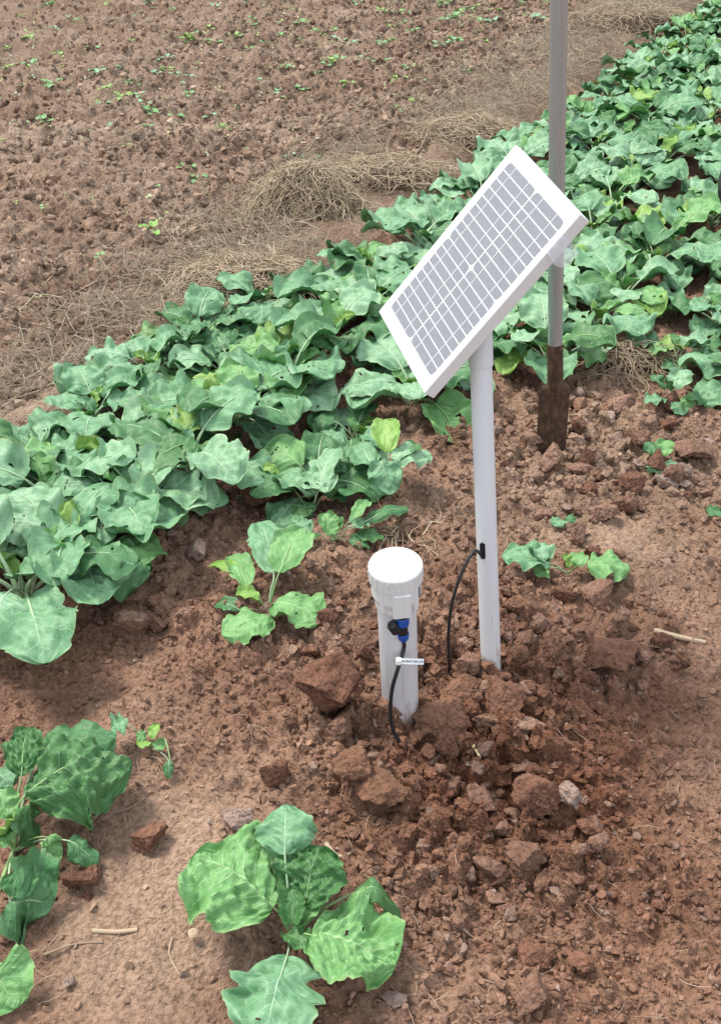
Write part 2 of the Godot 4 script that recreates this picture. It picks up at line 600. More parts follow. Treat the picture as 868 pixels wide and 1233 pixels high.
func make_leaf_pool() -> void:
	var ages := {
		"old": [50.0, 12.0, -40.0, 16.0, 0.35, 0.30], "middle": [68.0, 9.0, -34.0, 20.0, 0.38, 0.30], "inner": [76.0, 8.0, 15.0, 25.0, 0.28, 0.24],
	}
	for k in ages:
		var a: Array = ages[k]
		leaf_pool[k] = []
		for i in 12:
			var pts := arch(a[0] + rng.randf_range(-a[1], a[1]), a[2] + rng.randf_range(-a[3], a[3]), rng.randf_range(0.8, 1.5), rng.randf_range(-0.25, 0.25))
			leaf_pool[k].append(leaf_mesh(pts, {
				"pl": a[4] + rng.randf_range(-0.05, 0.05), "width": a[5] * rng.randf_range(0.88, 1.2), "roll": rng.randf_range(-0.3, 0.3), "twist": rng.randf_range(-0.5, 0.5),
				"cup": rng.randf_range(-0.18, 0.3) if k != "inner" else rng.randf_range(0.3, 0.7), "ripple": rng.randf_range(0.09, 0.24), "freq": rng.randf_range(1.3, 3.4),
				"bites": maxi(0, rng.randi_range(-1, 3)), "lobes": rng.randf_range(0.05, 0.28) if i % 3 == 0 else 0.0, "teeth": rng.randf_range(0.03, 0.06), "pucker": rng.randf_range(0.02, 0.05), "seed": i * 3 + a[0],
			}))

func leaf(parent: Node, meshes: Array, look: String, called := "leaf") -> MeshInstance3D:
	var b := part(called, meshes[0], mats[look], parent)
	part("stalk", meshes[1], mats.stalk if look.begins_with("bloom") else mats.stalk_green, b)
	return b

func crop_plant(at: Vector3, label: String, group: String, size: float, count: int, pale := 0.5) -> Node3D:
	var t := thing("crop_plant", label, "crop plant", at, group)
	var start := rng.randf() * TAU
	for i in count:
		var age := float(i) / (count - 1)
		var key := "old" if age < 0.48 else "middle" if age < 0.82 else "inner"
		var pick: Array = leaf_pool[key][rng.randi() % leaf_pool[key].size()]
		var roll := rng.randf()
		var look := "bloom" if roll < 0.34 else "bloom_dark" if roll < 0.54 else "bloom_pale" if roll < 0.80 else "fresh" if roll < 0.92 else "fresh_dark"
		if key == "inner":
			look = "fresh" if roll < 0.55 else "young" if roll < 0.8 else "bloom"
		elif key == "old" and roll > 0.94:
			look = "young"
		var l := leaf(t, pick, look)
		var s := size * (lerpf(1.08, 0.92, age) if key != "inner" else 0.5) * rng.randf_range(0.82, 1.15)
		l.transform = Transform3D(Basis(Vector3.UP, start + i * 2.39996 + rng.randf_range(-0.35, 0.35)) * Basis(Vector3.FORWARD, rng.randf_range(-0.1, 0.1)) * Basis.from_scale(Vector3.ONE * s), Vector3(rng.randf_range(-0.012, 0.012), 0.005 + 0.02 * age, rng.randf_range(-0.012, 0.012)))
	return t

# a leaf of a plant that stands alone: stalk foot, blade foot and tip in metres
func set_leaf(plant: Node3D, foot: Vector3, neck: Vector3, tip: Vector3, width: float, look: String, o := {}) -> void:
	var c := plant.position
	var rise: float = o.get("rise", 0.12) * neck.distance_to(tip)
	var mid := (neck + tip) / 2.0 + Vector3.UP * rise
	var low := foot.lerp(neck, 0.5) + Vector3.UP * 0.12 * foot.distance_to(neck)
	var keys := [foot - c, low - c, neck - c, mid - c, tip - c]
	var pts := smooth_curve(keys, 41)
	var d := o.duplicate()
	d.merge({"pl": 0.5, "width": width / 2.0 * 1.12, "nu": 31, "nv": 58, "r0": 0.014, "ripple": 0.16, "freq": 2.6, "teeth": 0.06, "pucker": 0.022, "cup": 0.12, "bites": maxi(0, rng.randi_range(-2, 3)) if width > 0.06 else 0, "seed": int(rng.randi() % 90)})
	leaf(plant, leaf_mesh(pts, d), look)

# ---------------------------------------------------------------- clods and crumbs
func ball(levels: int) -> Array:
	var g := (1.0 + sqrt(5.0)) / 2.0
	var v := PackedVector3Array()
	for p in [Vector3(-1, g, 0), Vector3(1, g, 0), Vector3(-1, -g, 0), Vector3(1, -g, 0), Vector3(0, -1, g), Vector3(0, 1, g), Vector3(0, -1, -g), Vector3(0, 1, -g), Vector3(g, 0, -1), Vector3(g, 0, 1), Vector3(-g, 0, -1), Vector3(-g, 0, 1)]:
		v.append(p.normalized())
	var f := PackedInt32Array([0, 11, 5, 0, 5, 1, 0, 1, 7, 0, 7, 10, 0, 10, 11, 1, 5, 9, 5, 11, 4, 11, 10, 2, 10, 7, 6, 7, 1, 8, 3, 9, 4, 3, 4, 2, 3, 2, 6, 3, 6, 8, 3, 8, 9, 4, 9, 5, 2, 4, 11, 6, 2, 10, 8, 6, 7, 9, 8, 1])
	for l in levels:
		var known := {}
		var out := PackedInt32Array()
		for i in range(0, f.size(), 3):
			var m := []
			for e in [[0, 1], [1, 2], [2, 0]]:
				var a := f[i + e[0]]
				var b := f[i + e[1]]
				var key := mini(a, b) * 100000 + maxi(a, b)
				if not known.has(key):
					known[key] = v.size()
					v.append(((v[a] + v[b]) / 2.0).normalized())
				m.append(known[key])
			out.append_array([f[i], m[0], m[2], f[i + 1], m[1], m[0], f[i + 2], m[2], m[1], m[0], m[1], m[2]])
		f = out
	return [v, f]

func lump(levels: int, sd: int, cuts: int, wobble: float) -> ArrayMesh:
	var b := ball(levels)
	var v: PackedVector3Array = b[0]
	var r := RandomNumberGenerator.new()
	r.seed = sd * 77 + 5
	var n := noise(1.1, FastNoiseLite.TYPE_SIMPLEX_SMOOTH, 2, sd)
	var n2 := noise(3.4, FastNoiseLite.TYPE_SIMPLEX_SMOOTH, 3, sd + 50)
	var planes := []
	for k in cuts:
		planes.append([Vector3(r.randf_range(-1, 1), r.randf_range(-1, 1), r.randf_range(-1, 1)).normalized(), r.randf_range(0.36, 0.72)])
	for i in v.size():
		var p := v[i]
		p *= 1.0 + 0.30 * n.get_noise_3d(p.x, p.y, p.z)
		for c in planes:
			var over: float = p.dot(c[0]) - c[1]
			if over > 0.0:
				p -= c[0] * over * 0.92
		p *= 1.0 + wobble * n2.get_noise_3d(p.x * 1.3, p.y * 1.3, p.z * 1.3)
		v[i] = p
	var lo := v[0]
	var hi := v[0]
	for p in v:
		lo = lo.min(p)
		hi = hi.max(p)
	for i in v.size():
		v[i] = (v[i] - (lo + hi) / 2.0) / (hi - lo) * 2.0
	var nr := PackedVector3Array()
	nr.resize(v.size())
	var f: PackedInt32Array = b[1]
	for i in range(0, f.size(), 3):
		var nn := (v[f[i + 1]] - v[f[i]]).cross(v[f[i + 2]] - v[f[i]])
		for k in 3:
			nr[f[i + k]] += nn
	var outward := 0.0
	for i in v.size():
		nr[i] = nr[i].normalized()
		outward += nr[i].dot(v[i])
	if outward < 0.0:
		for i in v.size():
			nr[i] = -nr[i]
	return mesh_of(v, nr, f)

# the same lump with every face flat
func chip(m: ArrayMesh) -> ArrayMesh:
	var st := SurfaceTool.new()
	st.create_from(m, 0)
	st.deindex()
	var a := st.commit_to_arrays()
	var v: PackedVector3Array = a[Mesh.ARRAY_VERTEX]
	var n := PackedVector3Array()
	var idx := PackedInt32Array()
	for i in range(0, v.size(), 3):
		var nn := (v[i + 2] - v[i]).cross(v[i + 1] - v[i]).normalized()
		nn *= 1.0 if nn.dot(v[i] + v[i + 1] + v[i + 2]) > 0.0 else -1.0
		n.append_array([nn, nn, nn])
		idx.append_array([i, i + 1, i + 2])
	return mesh_of(v, n, idx)

func clod(at: Vector2, size: Vector3, yaw: float, tone: int, label: String, group := "", sink := 0.1) -> void:
	var o := single("soil_clod", clod_pool[rng.randi() % clod_pool.size()], mats["clod%d" % tone], label, "soil clod", group)
	# a big block keeps the way it was cut; a small one may lie on any side
	var big := size.y > 0.05
	var turned := Basis.from_euler(Vector3(rng.randf_range(-0.3, 0.3), rng.randf() * TAU, rng.randf_range(-0.3, 0.3))) if big else Basis.from_euler(Vector3(rng.randf() * TAU, rng.randf() * TAU, rng.randf() * TAU))
	var tip := Basis.from_scale(size * 0.5) * turned
	o.transform = Transform3D(tip, on_ground(at.x, at.y, size.y * (0.5 - sink) + (0.006 if size.y > 0.05 else 0.002)))

func scatter(called: String, mesh: Mesh, mat: Material, where: Array, cols: Array, label: String, category: String) -> void:
	var mm := MultiMesh.new()
	mm.transform_format = MultiMesh.TRANSFORM_3D
	mm.use_colors = true
	mm.mesh = mesh
	mm.instance_count = where.size()
	for i in where.size():
		mm.set_instance_transform(i, where[i])
		mm.set_instance_color(i, cols[i])
	var o := MultiMeshInstance3D.new()
	o.name = numbered(called)
	o.multimesh = mm
	o.material_override = mat
	add_child(o)
	tag(o, label, category, "", "stuff")

func strand(sd: int, bend: float) -> ArrayMesh:
	var r := RandomNumberGenerator.new()
	r.seed = sd
	var pts := PackedVector3Array()
	var d := Vector3(1, 0.1, 0)
	var p := Vector3(-0.5, 0, 0)
	for i in 7:
		pts.append(p)
		p += d / 6.0
		d = (d + Vector3(0, r.randf_range(-1, 1), r.randf_range(-1, 1)) * bend).normalized()
	return tube(pts, PackedFloat32Array([0.006, 0.010, 0.011, 0.010, 0.009, 0.007, 0.002]), 4, false)

const ORDINALS := ["first", "second", "third", "fourth", "fifth", "sixth", "seventh", "eighth", "ninth", "tenth", "eleventh", "twelfth", "thirteenth", "fourteenth", "fifteenth", "sixteenth", "seventeenth", "eighteenth", "nineteenth", "twentieth", "twenty-first", "twenty-second", "twenty-third", "twenty-fourth", "twenty-fifth", "twenty-sixth", "twenty-seventh", "twenty-eighth"]

func _ready() -> void:
	# camera, sky, light, exposure
	var cam := Camera3D.new()
	cam.name = "camera"
	cam.position = Vector3(0, 1.35, 0)
	cam.rotation_degrees = Vector3(-35, 0, 0)
	cam.fov = 50.0
	cam.near = 0.05
	cam.far = 400.0
	add_child(cam)
	cam.current = true
	var env := Environment.new()
	env.background_mode = Environment.BG_SKY
	var sky_look := ProceduralSkyMaterial.new()
	sky_look.sky_top_color = Color(0.90, 0.93, 0.97)
	sky_look.sky_horizon_color = Color(0.80, 0.83, 0.87)
	sky_look.sky_curve = 0.2
	sky_look.ground_bottom_color = Color(0.35, 0.28, 0.24)
	sky_look.ground_horizon_color = Color(0.45, 0.40, 0.36)
	sky_look.sun_angle_max = 1.0
	var sky := Sky.new()
	sky.sky_material = sky_look
	env.sky = sky
	env.background_energy_multiplier = 0.88
	env.tonemap_mode = Environment.TONE_MAPPER_LINEAR
	env.tonemap_exposure = 1.85
	env.sdfgi_enabled = true
	env.ssao_enabled = true
	env.ssil_enabled = true
	var we := WorldEnvironment.new()
	we.name = "world_environment"
	we.environment = env
	add_child(we)
	var sun := DirectionalLight3D.new()
	sun.name = "sun"
	sun.light_color = Color(1.0, 0.97, 0.93)
	sun.light_energy = 0.8
	sun.light_angular_distance = 18.0
	sun.shadow_enabled = true
	add_child(sun)
	sun.look_at_from_position(Vector3(-0.62, 1.25, -0.42), Vector3.ZERO)

	rng.seed = 4242
	for set_up in [[clod_noise, 19.0, 1], [fine_noise, 47.0, 2], [grain_noise, 120.0, 3], [clod_value, 19.0, 1], [fine_value, 47.0, 2]]:
		var n: FastNoiseLite = set_up[0]
		n.noise_type = FastNoiseLite.TYPE_CELLULAR
		n.cellular_return_type = FastNoiseLite.RETURN_CELL_VALUE if n == clod_value or n == fine_value else FastNoiseLite.RETURN_DISTANCE
		n.cellular_distance_function = FastNoiseLite.DISTANCE_HYBRID
		n.cellular_jitter = 1.0
		n.frequency = set_up[1]
		n.seed = set_up[2]
		n.fractal_type = FastNoiseLite.FRACTAL_NONE
	for set_up in [[wave_noise, 1.0, 3], [patch_noise, 1.0, 3], [leaf_noise, 0.06, 2]]:
		var n: FastNoiseLite = set_up[0]
		n.noise_type = FastNoiseLite.TYPE_SIMPLEX_SMOOTH
		n.frequency = set_up[1]
		n.fractal_octaves = set_up[2]
		n.seed = 11
	make_materials()
	build_ground()
	build_post()
	build_probe()
	build_spade()
	make_leaf_pool()
	build_rows()
	build_lone_plants()
	build_clods()
	build_crumbs()
	build_dry_grass()
	build_fallow()
	build_litter()

func build_ground() -> void:
	var xs := PackedFloat32Array()
	var zs := PackedFloat32Array()
	var x := 0.0
	while x < 70.0:
		xs.append(x)
		x += 0.0055 if x < 0.8 else 0.0055 + (x - 0.8) * 0.010 if x < 3.6 else (x - 3.4) * 0.25
	var both := PackedFloat32Array()
	for i in range(xs.size() - 1, 0, -1):
		both.append(-xs[i])
	both.append_array(xs)
	xs = both
	var z := 60.0
	while z > -90.0:
		zs.append(z)
		z -= (z + 0.4) * 0.3 + 0.05 if z > -0.45 else 0.005 if z > -1.9 else 0.005 + (-1.9 - z) * 0.0022 if z > -9.0 else (-8.5 - z) * 0.2
	var w := xs.size()
	var h := zs.size()
	var v := PackedVector3Array()
	var col := PackedColorArray()
	v.resize(w * h)
	col.resize(w * h)
	for j in h:
		for i in w:
			var k := j * w + i
			v[k] = Vector3(xs[i], height(xs[i], zs[j]), zs[j])
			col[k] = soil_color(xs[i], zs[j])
	var m := mesh_of(v, grid_normals(v, w, h), grid_index(w, h), PackedVector2Array(), col)
	single("ground", m, mats.soil, "", "", "", "structure")

# a straight pipe along y with soil splashed on its foot; slot: [angle, low, high, half width] or empty
func splashed_pipe(r: float, tall: float, soil_y: float, slot: Array, sd: int, inner := false) -> ArrayMesh:
	var around := 72
	var rings := int(tall / 0.0022)
	var v := PackedVector3Array()
	var n := PackedVector3Array()
	var col := PackedColorArray()
	var idx := PackedInt32Array()
	for j in rings + 1:
		var y := tall * j / rings
		for i in around + 1:
			var a := TAU * i / around
			var d := Vector3(sin(a), 0, cos(a))
			v.append(d * r + Vector3.UP * y)
			n.append(-d if inner else d)
			var up := y - soil_y
			var blotch := wave_noise.get_noise_3d(d.x * 1.6 + sd, y * 22.0, d.z * 1.6) * 0.9 + 0.35 * wave_noise.get_noise_3d(d.x * 6.0, y * 90.0, d.z * 6.0 + sd)
			var smear := wave_noise.get_noise_3d(d.x * 4.0 + sd * 3.0, y * 5.0, d.z * 4.0)
			var dirt := clampf((blotch + 0.35 - up / 0.06) * 1.5, 0.0, 0.7) + clampf((smear - 0.12 - up / 0.7) * 1.2, 0.0, 0.3) + clampf(0.16 - up * 0.5, 0.0, 0.12)
			var c := Color(0.615, 0.63, 0.65).lerp(Color(0.36, 0.24, 0.18), clampf(dirt, 0.0, 0.8))
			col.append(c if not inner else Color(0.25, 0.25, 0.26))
	for j in rings:
		for i in around:
			if slot.size():
				var y := tall * (j + 0.5) / rings
				var off := wrapf(TAU * (i + 0.5) / around - slot[0], -PI, PI) * r
				var over := maxf(maxf(slot[1] + slot[3] - y, y - slot[2] + slot[3]), 0.0)
				if off * off + over * over < slot[3] * slot[3]:
					continue
			var k := j * (around + 1) + i
			idx.append_array([k, k + around + 1, k + 1, k + 1, k + around + 1, k + around + 2])
	return mesh_of(v, n, idx, PackedVector2Array(), col)

# ---------------------------------------------------------------- the panel on its post
func build_post() -> void:
	var base := Vector3(0.2249, 0.0414, -1.3956)
	var head := Vector3(0.180, 0.63, -1.526)
	var up := (head - base).normalized()
	var foot := base - up * 0.06
	var t := thing("solar_panel_post", "small white solar panel tilted on top of a slim white plastic post", "solar panel", on_ground(base.x, base.z))
	var side := Vector3(0.55, 0, -0.83)
	side = (side - up * side.dot(up)).normalized()
	var b := Basis(side, up, side.cross(up))
	var tall := foot.distance_to(head)
	# the slot where the cable comes out faces the viewer's left
	var want := Vector3(0.1916, 0.2752, -1.4100)
	var dir := b.inverse() * Vector3(-0.50, 0.0, 0.86)
	var along: float = (want - foot).dot(up)
	var slot := [atan2(dir.x, dir.z), along - 0.016, along + 0.014, 0.0052]
	var post := part("post", splashed_pipe(0.0172, tall, 0.07, slot, 3), mats.pipe, t)
	post.transform = Transform3D(b, foot - t.position)
	part("bore", splashed_pipe(0.0150, tall - 0.01, 0.07, slot, 3, true), mats.pipe, post)

	# the panel, in its own axes: u along the long side, v across, n out of the face
	var u := Vector3(0.615, 0.785, -0.080).normalized()
	var n := Vector3(-0.740, 0.609, 0.287)
	n = (n - u * n.dot(u)).normalized()
	var v := n.cross(u)
	var face := Transform3D(Basis(u, v, n), Vector3(0.167, 0.696, -1.584) - t.position)
	var place := func(o: Node3D) -> void:
		o.transform = face * o.transform
	place.call(part("backsheet", soft_box(Vector3(0.326, 0.226, 0.003), 0.0005, Vector3(0, 0, -0.0035)), mats.backsheet, t))
	for s in [-1, 1]:
		place.call(part("frame_rail", soft_box(Vector3(0.34, 0.0095, 0.021), 0.0012, Vector3(0, s * 0.11525, -0.0105)), mats.frame, t))
		place.call(part("frame_rail", soft_box(Vector3(0.0095, 0.2205, 0.0206), 0.0012, Vector3(s * 0.16525, 0, -0.0105)), mats.frame, t))
	var pitch := 0.296 / 18.0
	var made := [cell_mesh(pitch - 0.0019, 0.102, 0, 0), cell_mesh(pitch - 0.0019, 0.102, 1, 0), cell_mesh(pitch - 0.0019, 0.102, 0, 1)]
	for i in 18:
		for j in 2:
			var kind := 1 if i % 9 == 0 else 2 if i % 9 == 8 else 0
			var o := part("solar_cell", made[kind], mats.cell, t)
			o.transform = Transform3D(Basis(), Vector3((i - 8.5) * pitch, (j - 0.5) * 0.105, -0.0019))
			place.call(o)
	for j in 2:
		for s in [-1, 1]:
			place.call(part("busbar", soft_box(Vector3(0.294, 0.0013, 0.0004), 0.0001, Vector3(0, (j - 0.5) * 0.105 + s * 0.0255, -0.0011)), mats.busbar, t))
	place.call(part("glass", soft_box(Vector3(0.322, 0.222, 0.0006), 0.0001, Vector3(0, 0, -0.0003)), mats.pane, t))
	place.call(part("junction_box", soft_box(Vector3(0.06, 0.07, 0.016), 0.003, Vector3(-0.02, 0.02, -0.014)), mats.black, t))
	# the bracket behind, which carries the panel on the post
	place.call(part("bracket_plate", soft_box(Vector3(0.09, 0.09, 0.004), 0.001, Vector3(0.0, -0.062, -0.0235)), mats.frame, t))
	var collar := part("collar", lathe([Vector2(0.0176, -0.03), Vector2(0.0192, -0.03), Vector2(0.0192, 0.03), Vector2(0.0176, 0.03), Vector2(0.0176, -0.03)], 40), mats.white_plastic, t)
	collar.transform = Transform3D(b, head - up * 0.035 - t.position)
	# clear tape folded round the lower edge near its upper corner
	var pts := PackedVector3Array()
	var nn := 9
	for j in nn:
		var a := float(j) / (nn - 1)
		for i in 6:
			var bq := float(i) / 5.0
			var px := lerpf(0.098, 0.132, bq) + 0.003 * sin(a * 7.0 + i)
			var q := Vector3(px, -0.1195, 0.001) if a < 0.2 else Vector3(px, -0.1215 - 0.012 * (a - 0.2) - 0.0015 * sin(i * 2.3 + a * 5.0), lerpf(0.0, -0.034, (a - 0.2) / 0.8))
			pts.append(q)
	place.call(part("clear_tape", mesh_of(pts, grid_normals(pts, 6, nn), grid_index(6, nn)), mats.film, t))

	# the black cable from the slot into the soil
	var keys := [Vector3(0.1968, 0.2634, -1.4300), Vector3(0.1810, 0.2890, -1.4050), Vector3(0.1623, 0.2608, -1.3850), Vector3(0.1493, 0.2140, -1.3750), Vector3(0.1451, 0.1509, -1.3700), Vector3(0.1505, 0.0722, -1.3750), Vector3(0.1584, 0.0154, -1.3900)]
	var line := smooth_curve(keys, 40)
	single("panel_cable", tube(line, evenly(40, 0.0028, 0.0028), 10), mats.black, "thin black cable arching from the slot in the white post into the soil", "cable")

func cell_mesh(w: float, h: float, cut_low: int, cut_high: int) -> ArrayMesh:
	var hx := w / 2.0
	var hy := h / 2.0
	var c := 0.0085
	var poly := PackedVector2Array()
	var corner := func(sx: int, sy: int, cut: int) -> Array:
		if cut == 0:
			return [Vector2(sx * hx, sy * hy)]
		var out := []
		for k in 4:
			var a := k / 3.0 * PI / 2.0
			out.append(Vector2(sx * (hx - c + c * cos(a)), sy * (hy - c * 0.8 + c * 0.8 * sin(a))))
		return out
	var ring := []
	ring.append_array(corner.call(1, 1, cut_high))
	var second: Array = corner.call(-1, 1, cut_low)
	second.reverse()
	ring.append_array(second)
	ring.append_array(corner.call(-1, -1, cut_low))
	var fourth: Array = corner.call(1, -1, cut_high)
	fourth.reverse()
	ring.append_array(fourth)
	for p in ring:
		poly.append(p)
	var v := PackedVector3Array()
	var n := PackedVector3Array()
	var idx := PackedInt32Array()
	v.append(Vector3(0, 0, 0.0004))
	n.append(Vector3(0, 0, 1))
	for p in poly:
		v.append(Vector3(p.x, p.y, 0.0004))
		n.append(Vector3(0, 0, 1))
	var k := poly.size()
	for i in k:
		idx.append_array([0, 1 + (i + 1) % k, 1 + i])
	for i in k:
		var a := poly[i]
		var b := poly[(i + 1) % k]
		var nn := Vector3(b.y - a.y, a.x - b.x, 0).normalized()
		var first := v.size()
		for q in [Vector3(a.x, a.y, 0.0004), Vector3(b.x, b.y, 0.0004), Vector3(a.x, a.y, -0.0001), Vector3(b.x, b.y, -0.0001)]:
			v.append(q)
			n.append(nn)
		idx.append_array([first, first + 1, first + 2, first + 1, first + 3, first + 2])
	return mesh_of(v, n, idx)

# ---------------------------------------------------------------- the soil probe
func build_probe() -> void:
	var base := Vector3(0.0690, 0.0367, -1.3087)
	var foot := base - Vector3(0, 0.06, 0)
	var head := Vector3(0.0515, 0.3566, -1.2850)
	var up := (head - foot).normalized()
	var t := thing("soil_probe", "white capped plastic pipe with a blue connector, upright in the dug soil", "soil sensor", on_ground(base.x, base.z))
	var front := Vector3(0.10, 0, 1.0)
	front = (front - up * front.dot(up)).normalized()
	var right := up.cross(front)
	var tall := foot.distance_to(head)
	var axis := Transform3D(Basis(right, up, front), foot - t.position)   # y runs up the pipe
	var place := func(o: Node3D) -> void:
		o.transform = axis * o.transform
	place.call(part("pipe", splashed_pipe(0.0300, tall - 0.05, 0.07, [], 8), mats.pipe, t))
	var f := tall - 0.027
	place.call(part("coupling", lathe([Vector2(0.0302, f - 0.05), Vector2(0.0325, f - 0.05), Vector2(0.0332, f - 0.046), Vector2(0.0332, f - 0.040), Vector2(0.0372, f - 0.027), Vector2(0.0376, f - 0.024), Vector2(0.0376, f), Vector2(0.0, f)], 64), mats.white_cap, t))
	var cap := part("cap", lathe([Vector2(0.0, f - 0.001), Vector2(0.0392, f - 0.001), Vector2(0.0402, f + 0.0005), Vector2(0.0406, tall - 0.003), Vector2(0.0398, tall - 0.001), Vector2(0.0385, tall), Vector2(0.0, tall)], 72), mats.white_cap, t)
	place.call(cap)
	for k in 24:
		var a := TAU * (k + 0.5) / 24.0
		var o := part("grip_rib", soft_box(Vector3(0.0022, 0.021, 0.0012), 0.0005), mats.white_cap, cap)
		o.transform = Transform3D(Basis(Vector3.UP, a), Vector3(sin(a) * 0.0408, f + 0.0125, cos(a) * 0.0408))
	# the flat boss that the connector screws into
	var boss := part("boss", soft_box(Vector3(0.0275, 0.047, 0.03), 0.0022, Vector3(0.0035, f - 0.0245, 0.0265)), mats.white_cap, t)
	place.call(boss)
	for k in [-1, 1]:
		var o := part("coupling_web", soft_box(Vector3(0.009, 0.046, 0.022), 0.0025), mats.white_cap, t)
		o.transform = Transform3D(Basis(Vector3.UP, k * 0.75), Vector3(sin(k * 0.75) * 0.029 + 0.001, f - 0.0235, cos(k * 0.75) * 0.0275))
		place.call(o)
	var sticker := part("sticker", curved_patch(0.0379, 0.62, 1.05, f - 0.026, f - 0.004), mats.grey_label, t)
	sticker.transform = Transform3D(Basis(Vector3.UP, 0.22), Vector3.ZERO)
	place.call(sticker)
	var stripe := part("stripe", curved_patch(0.0381, 0.72, 0.80, f - 0.024, f - 0.006), mats.ink, sticker)
	stripe.transform = Transform3D()
	# waterproof connector: blue nut, black body, blue gland, dust cap on its strap
	var c := Vector3(0.005, f - 0.048, 0.031)
	var plug := Node3D.new()
	plug.name = "connector"
	t.add_child(plug)
	plug.transform = axis * Transform3D(Basis.from_scale(Vector3(1.12, 1.28, 1.12)), c)
	part("seal", lathe([Vector2(0, 0), Vector2(0.0078, 0), Vector2(0.0078, -0.003), Vector2(0, -0.003)], 28), mats.black, plug)
	part("coupling_nut", lathe([Vector2(0, -0.003), Vector2(0.0082, -0.003), Vector2(0.0088, -0.004), Vector2(0.0088, -0.014), Vector2(0.0080, -0.016), Vector2(0, -0.016)], 10), mats.blue, plug)
	part("plug_body", lathe([Vector2(0, -0.016), Vector2(0.0066, -0.016), Vector2(0.0066, -0.030), Vector2(0, -0.030)], 28), mats.black, plug)
	part("gland_nut", lathe([Vector2(0, -0.030), Vector2(0.0078, -0.030), Vector2(0.0082, -0.031), Vector2(0.0076, -0.038), Vector2(0.0058, -0.041), Vector2(0.0032, -0.042), Vector2(0, -0.042)], 10), mats.blue, plug)
	var lid := part("dust_cap", lathe([Vector2(0, -0.0075), Vector2(0.0062, -0.0075), Vector2(0.0076, -0.006), Vector2(0.0076, 0.0065), Vector2(0.006, 0.0085), Vector2(0, 0.0085)], 24), mats.black, plug)
	lid.transform = Transform3D(Basis(Vector3(0, 0, 1), 0.5), Vector3(-0.0120, -0.018, 0.002))
	part("strap", tube(smooth_curve([Vector3(-0.006, -0.001, 0.003), Vector3(-0.014, -0.004, 0.004), Vector3(-0.0195, -0.010, 0.004), Vector3(-0.017, -0.017, 0.003)], 14), evenly(14, 0.0011, 0.0011), 6), mats.black, plug)
	# the cable below it
	var start: Vector3 = foot + axis.basis * (c + Vector3(0, -0.053, 0))
	var keys := [start, start - up * 0.02, Vector3(0.0576, 0.1816, -1.2480), Vector3(0.0491, 0.1433, -1.2420), Vector3(0.0471, 0.1024, -1.2360), Vector3(0.0514, 0.0689, -1.2290), Vector3(0.0622, 0.0460, -1.2240)]
	var line := smooth_curve(keys, 44)
	single("probe_cable", tube(line, evenly(44, 0.0032, 0.0032), 10), mats.black, "black cable hanging from the blue connector down the white pipe", "cable")
	var flag := thing("cable_tag", "small white printed tag wrapped round the black cable on the pipe", "tag", Vector3(0.0585, 0.1994, -1.2455))
	part("sleeve", lathe([Vector2(0.0, -0.0042), Vector2(0.0048, -0.0042), Vector2(0.0048, 0.0042), Vector2(0.0, 0.0042)], 20), mats.backsheet, flag)
	var card := part("card", soft_box(Vector3(0.035, 0.0092, 0.0006), 0.0001, Vector3(0.0207, 0, 0.0)), mats.backsheet, flag)
	card.rotation = Vector3(-0.5, 0.0, -0.03)
	var words := TextMesh.new()
	var font := SystemFont.new()
	font.font_names = PackedStringArray(["Droid Sans"])
	font.font_weight = 700
	words.font = font
	words.text = "GOBWT BKC2K"
	words.font_size = 32
	words.pixel_size = 0.00015
	words.depth = 0.0003
	var print_ := part("lettering", words, mats.ink, card)
	print_.position = Vector3(0.0207, 0, 0.0004)

func curved_patch(r: float, a0: float, a1: float, y0: float, y1: float) -> ArrayMesh:
	var v := PackedVector3Array()
	for y in [y0, y1]:
		for k in 9:
			var a := lerpf(a0, a1, k / 8.0)
			v.append(Vector3(sin(a) * r, y, cos(a) * r))
	return mesh_of(v, grid_normals(v, 9, 2), grid_index(9, 2))

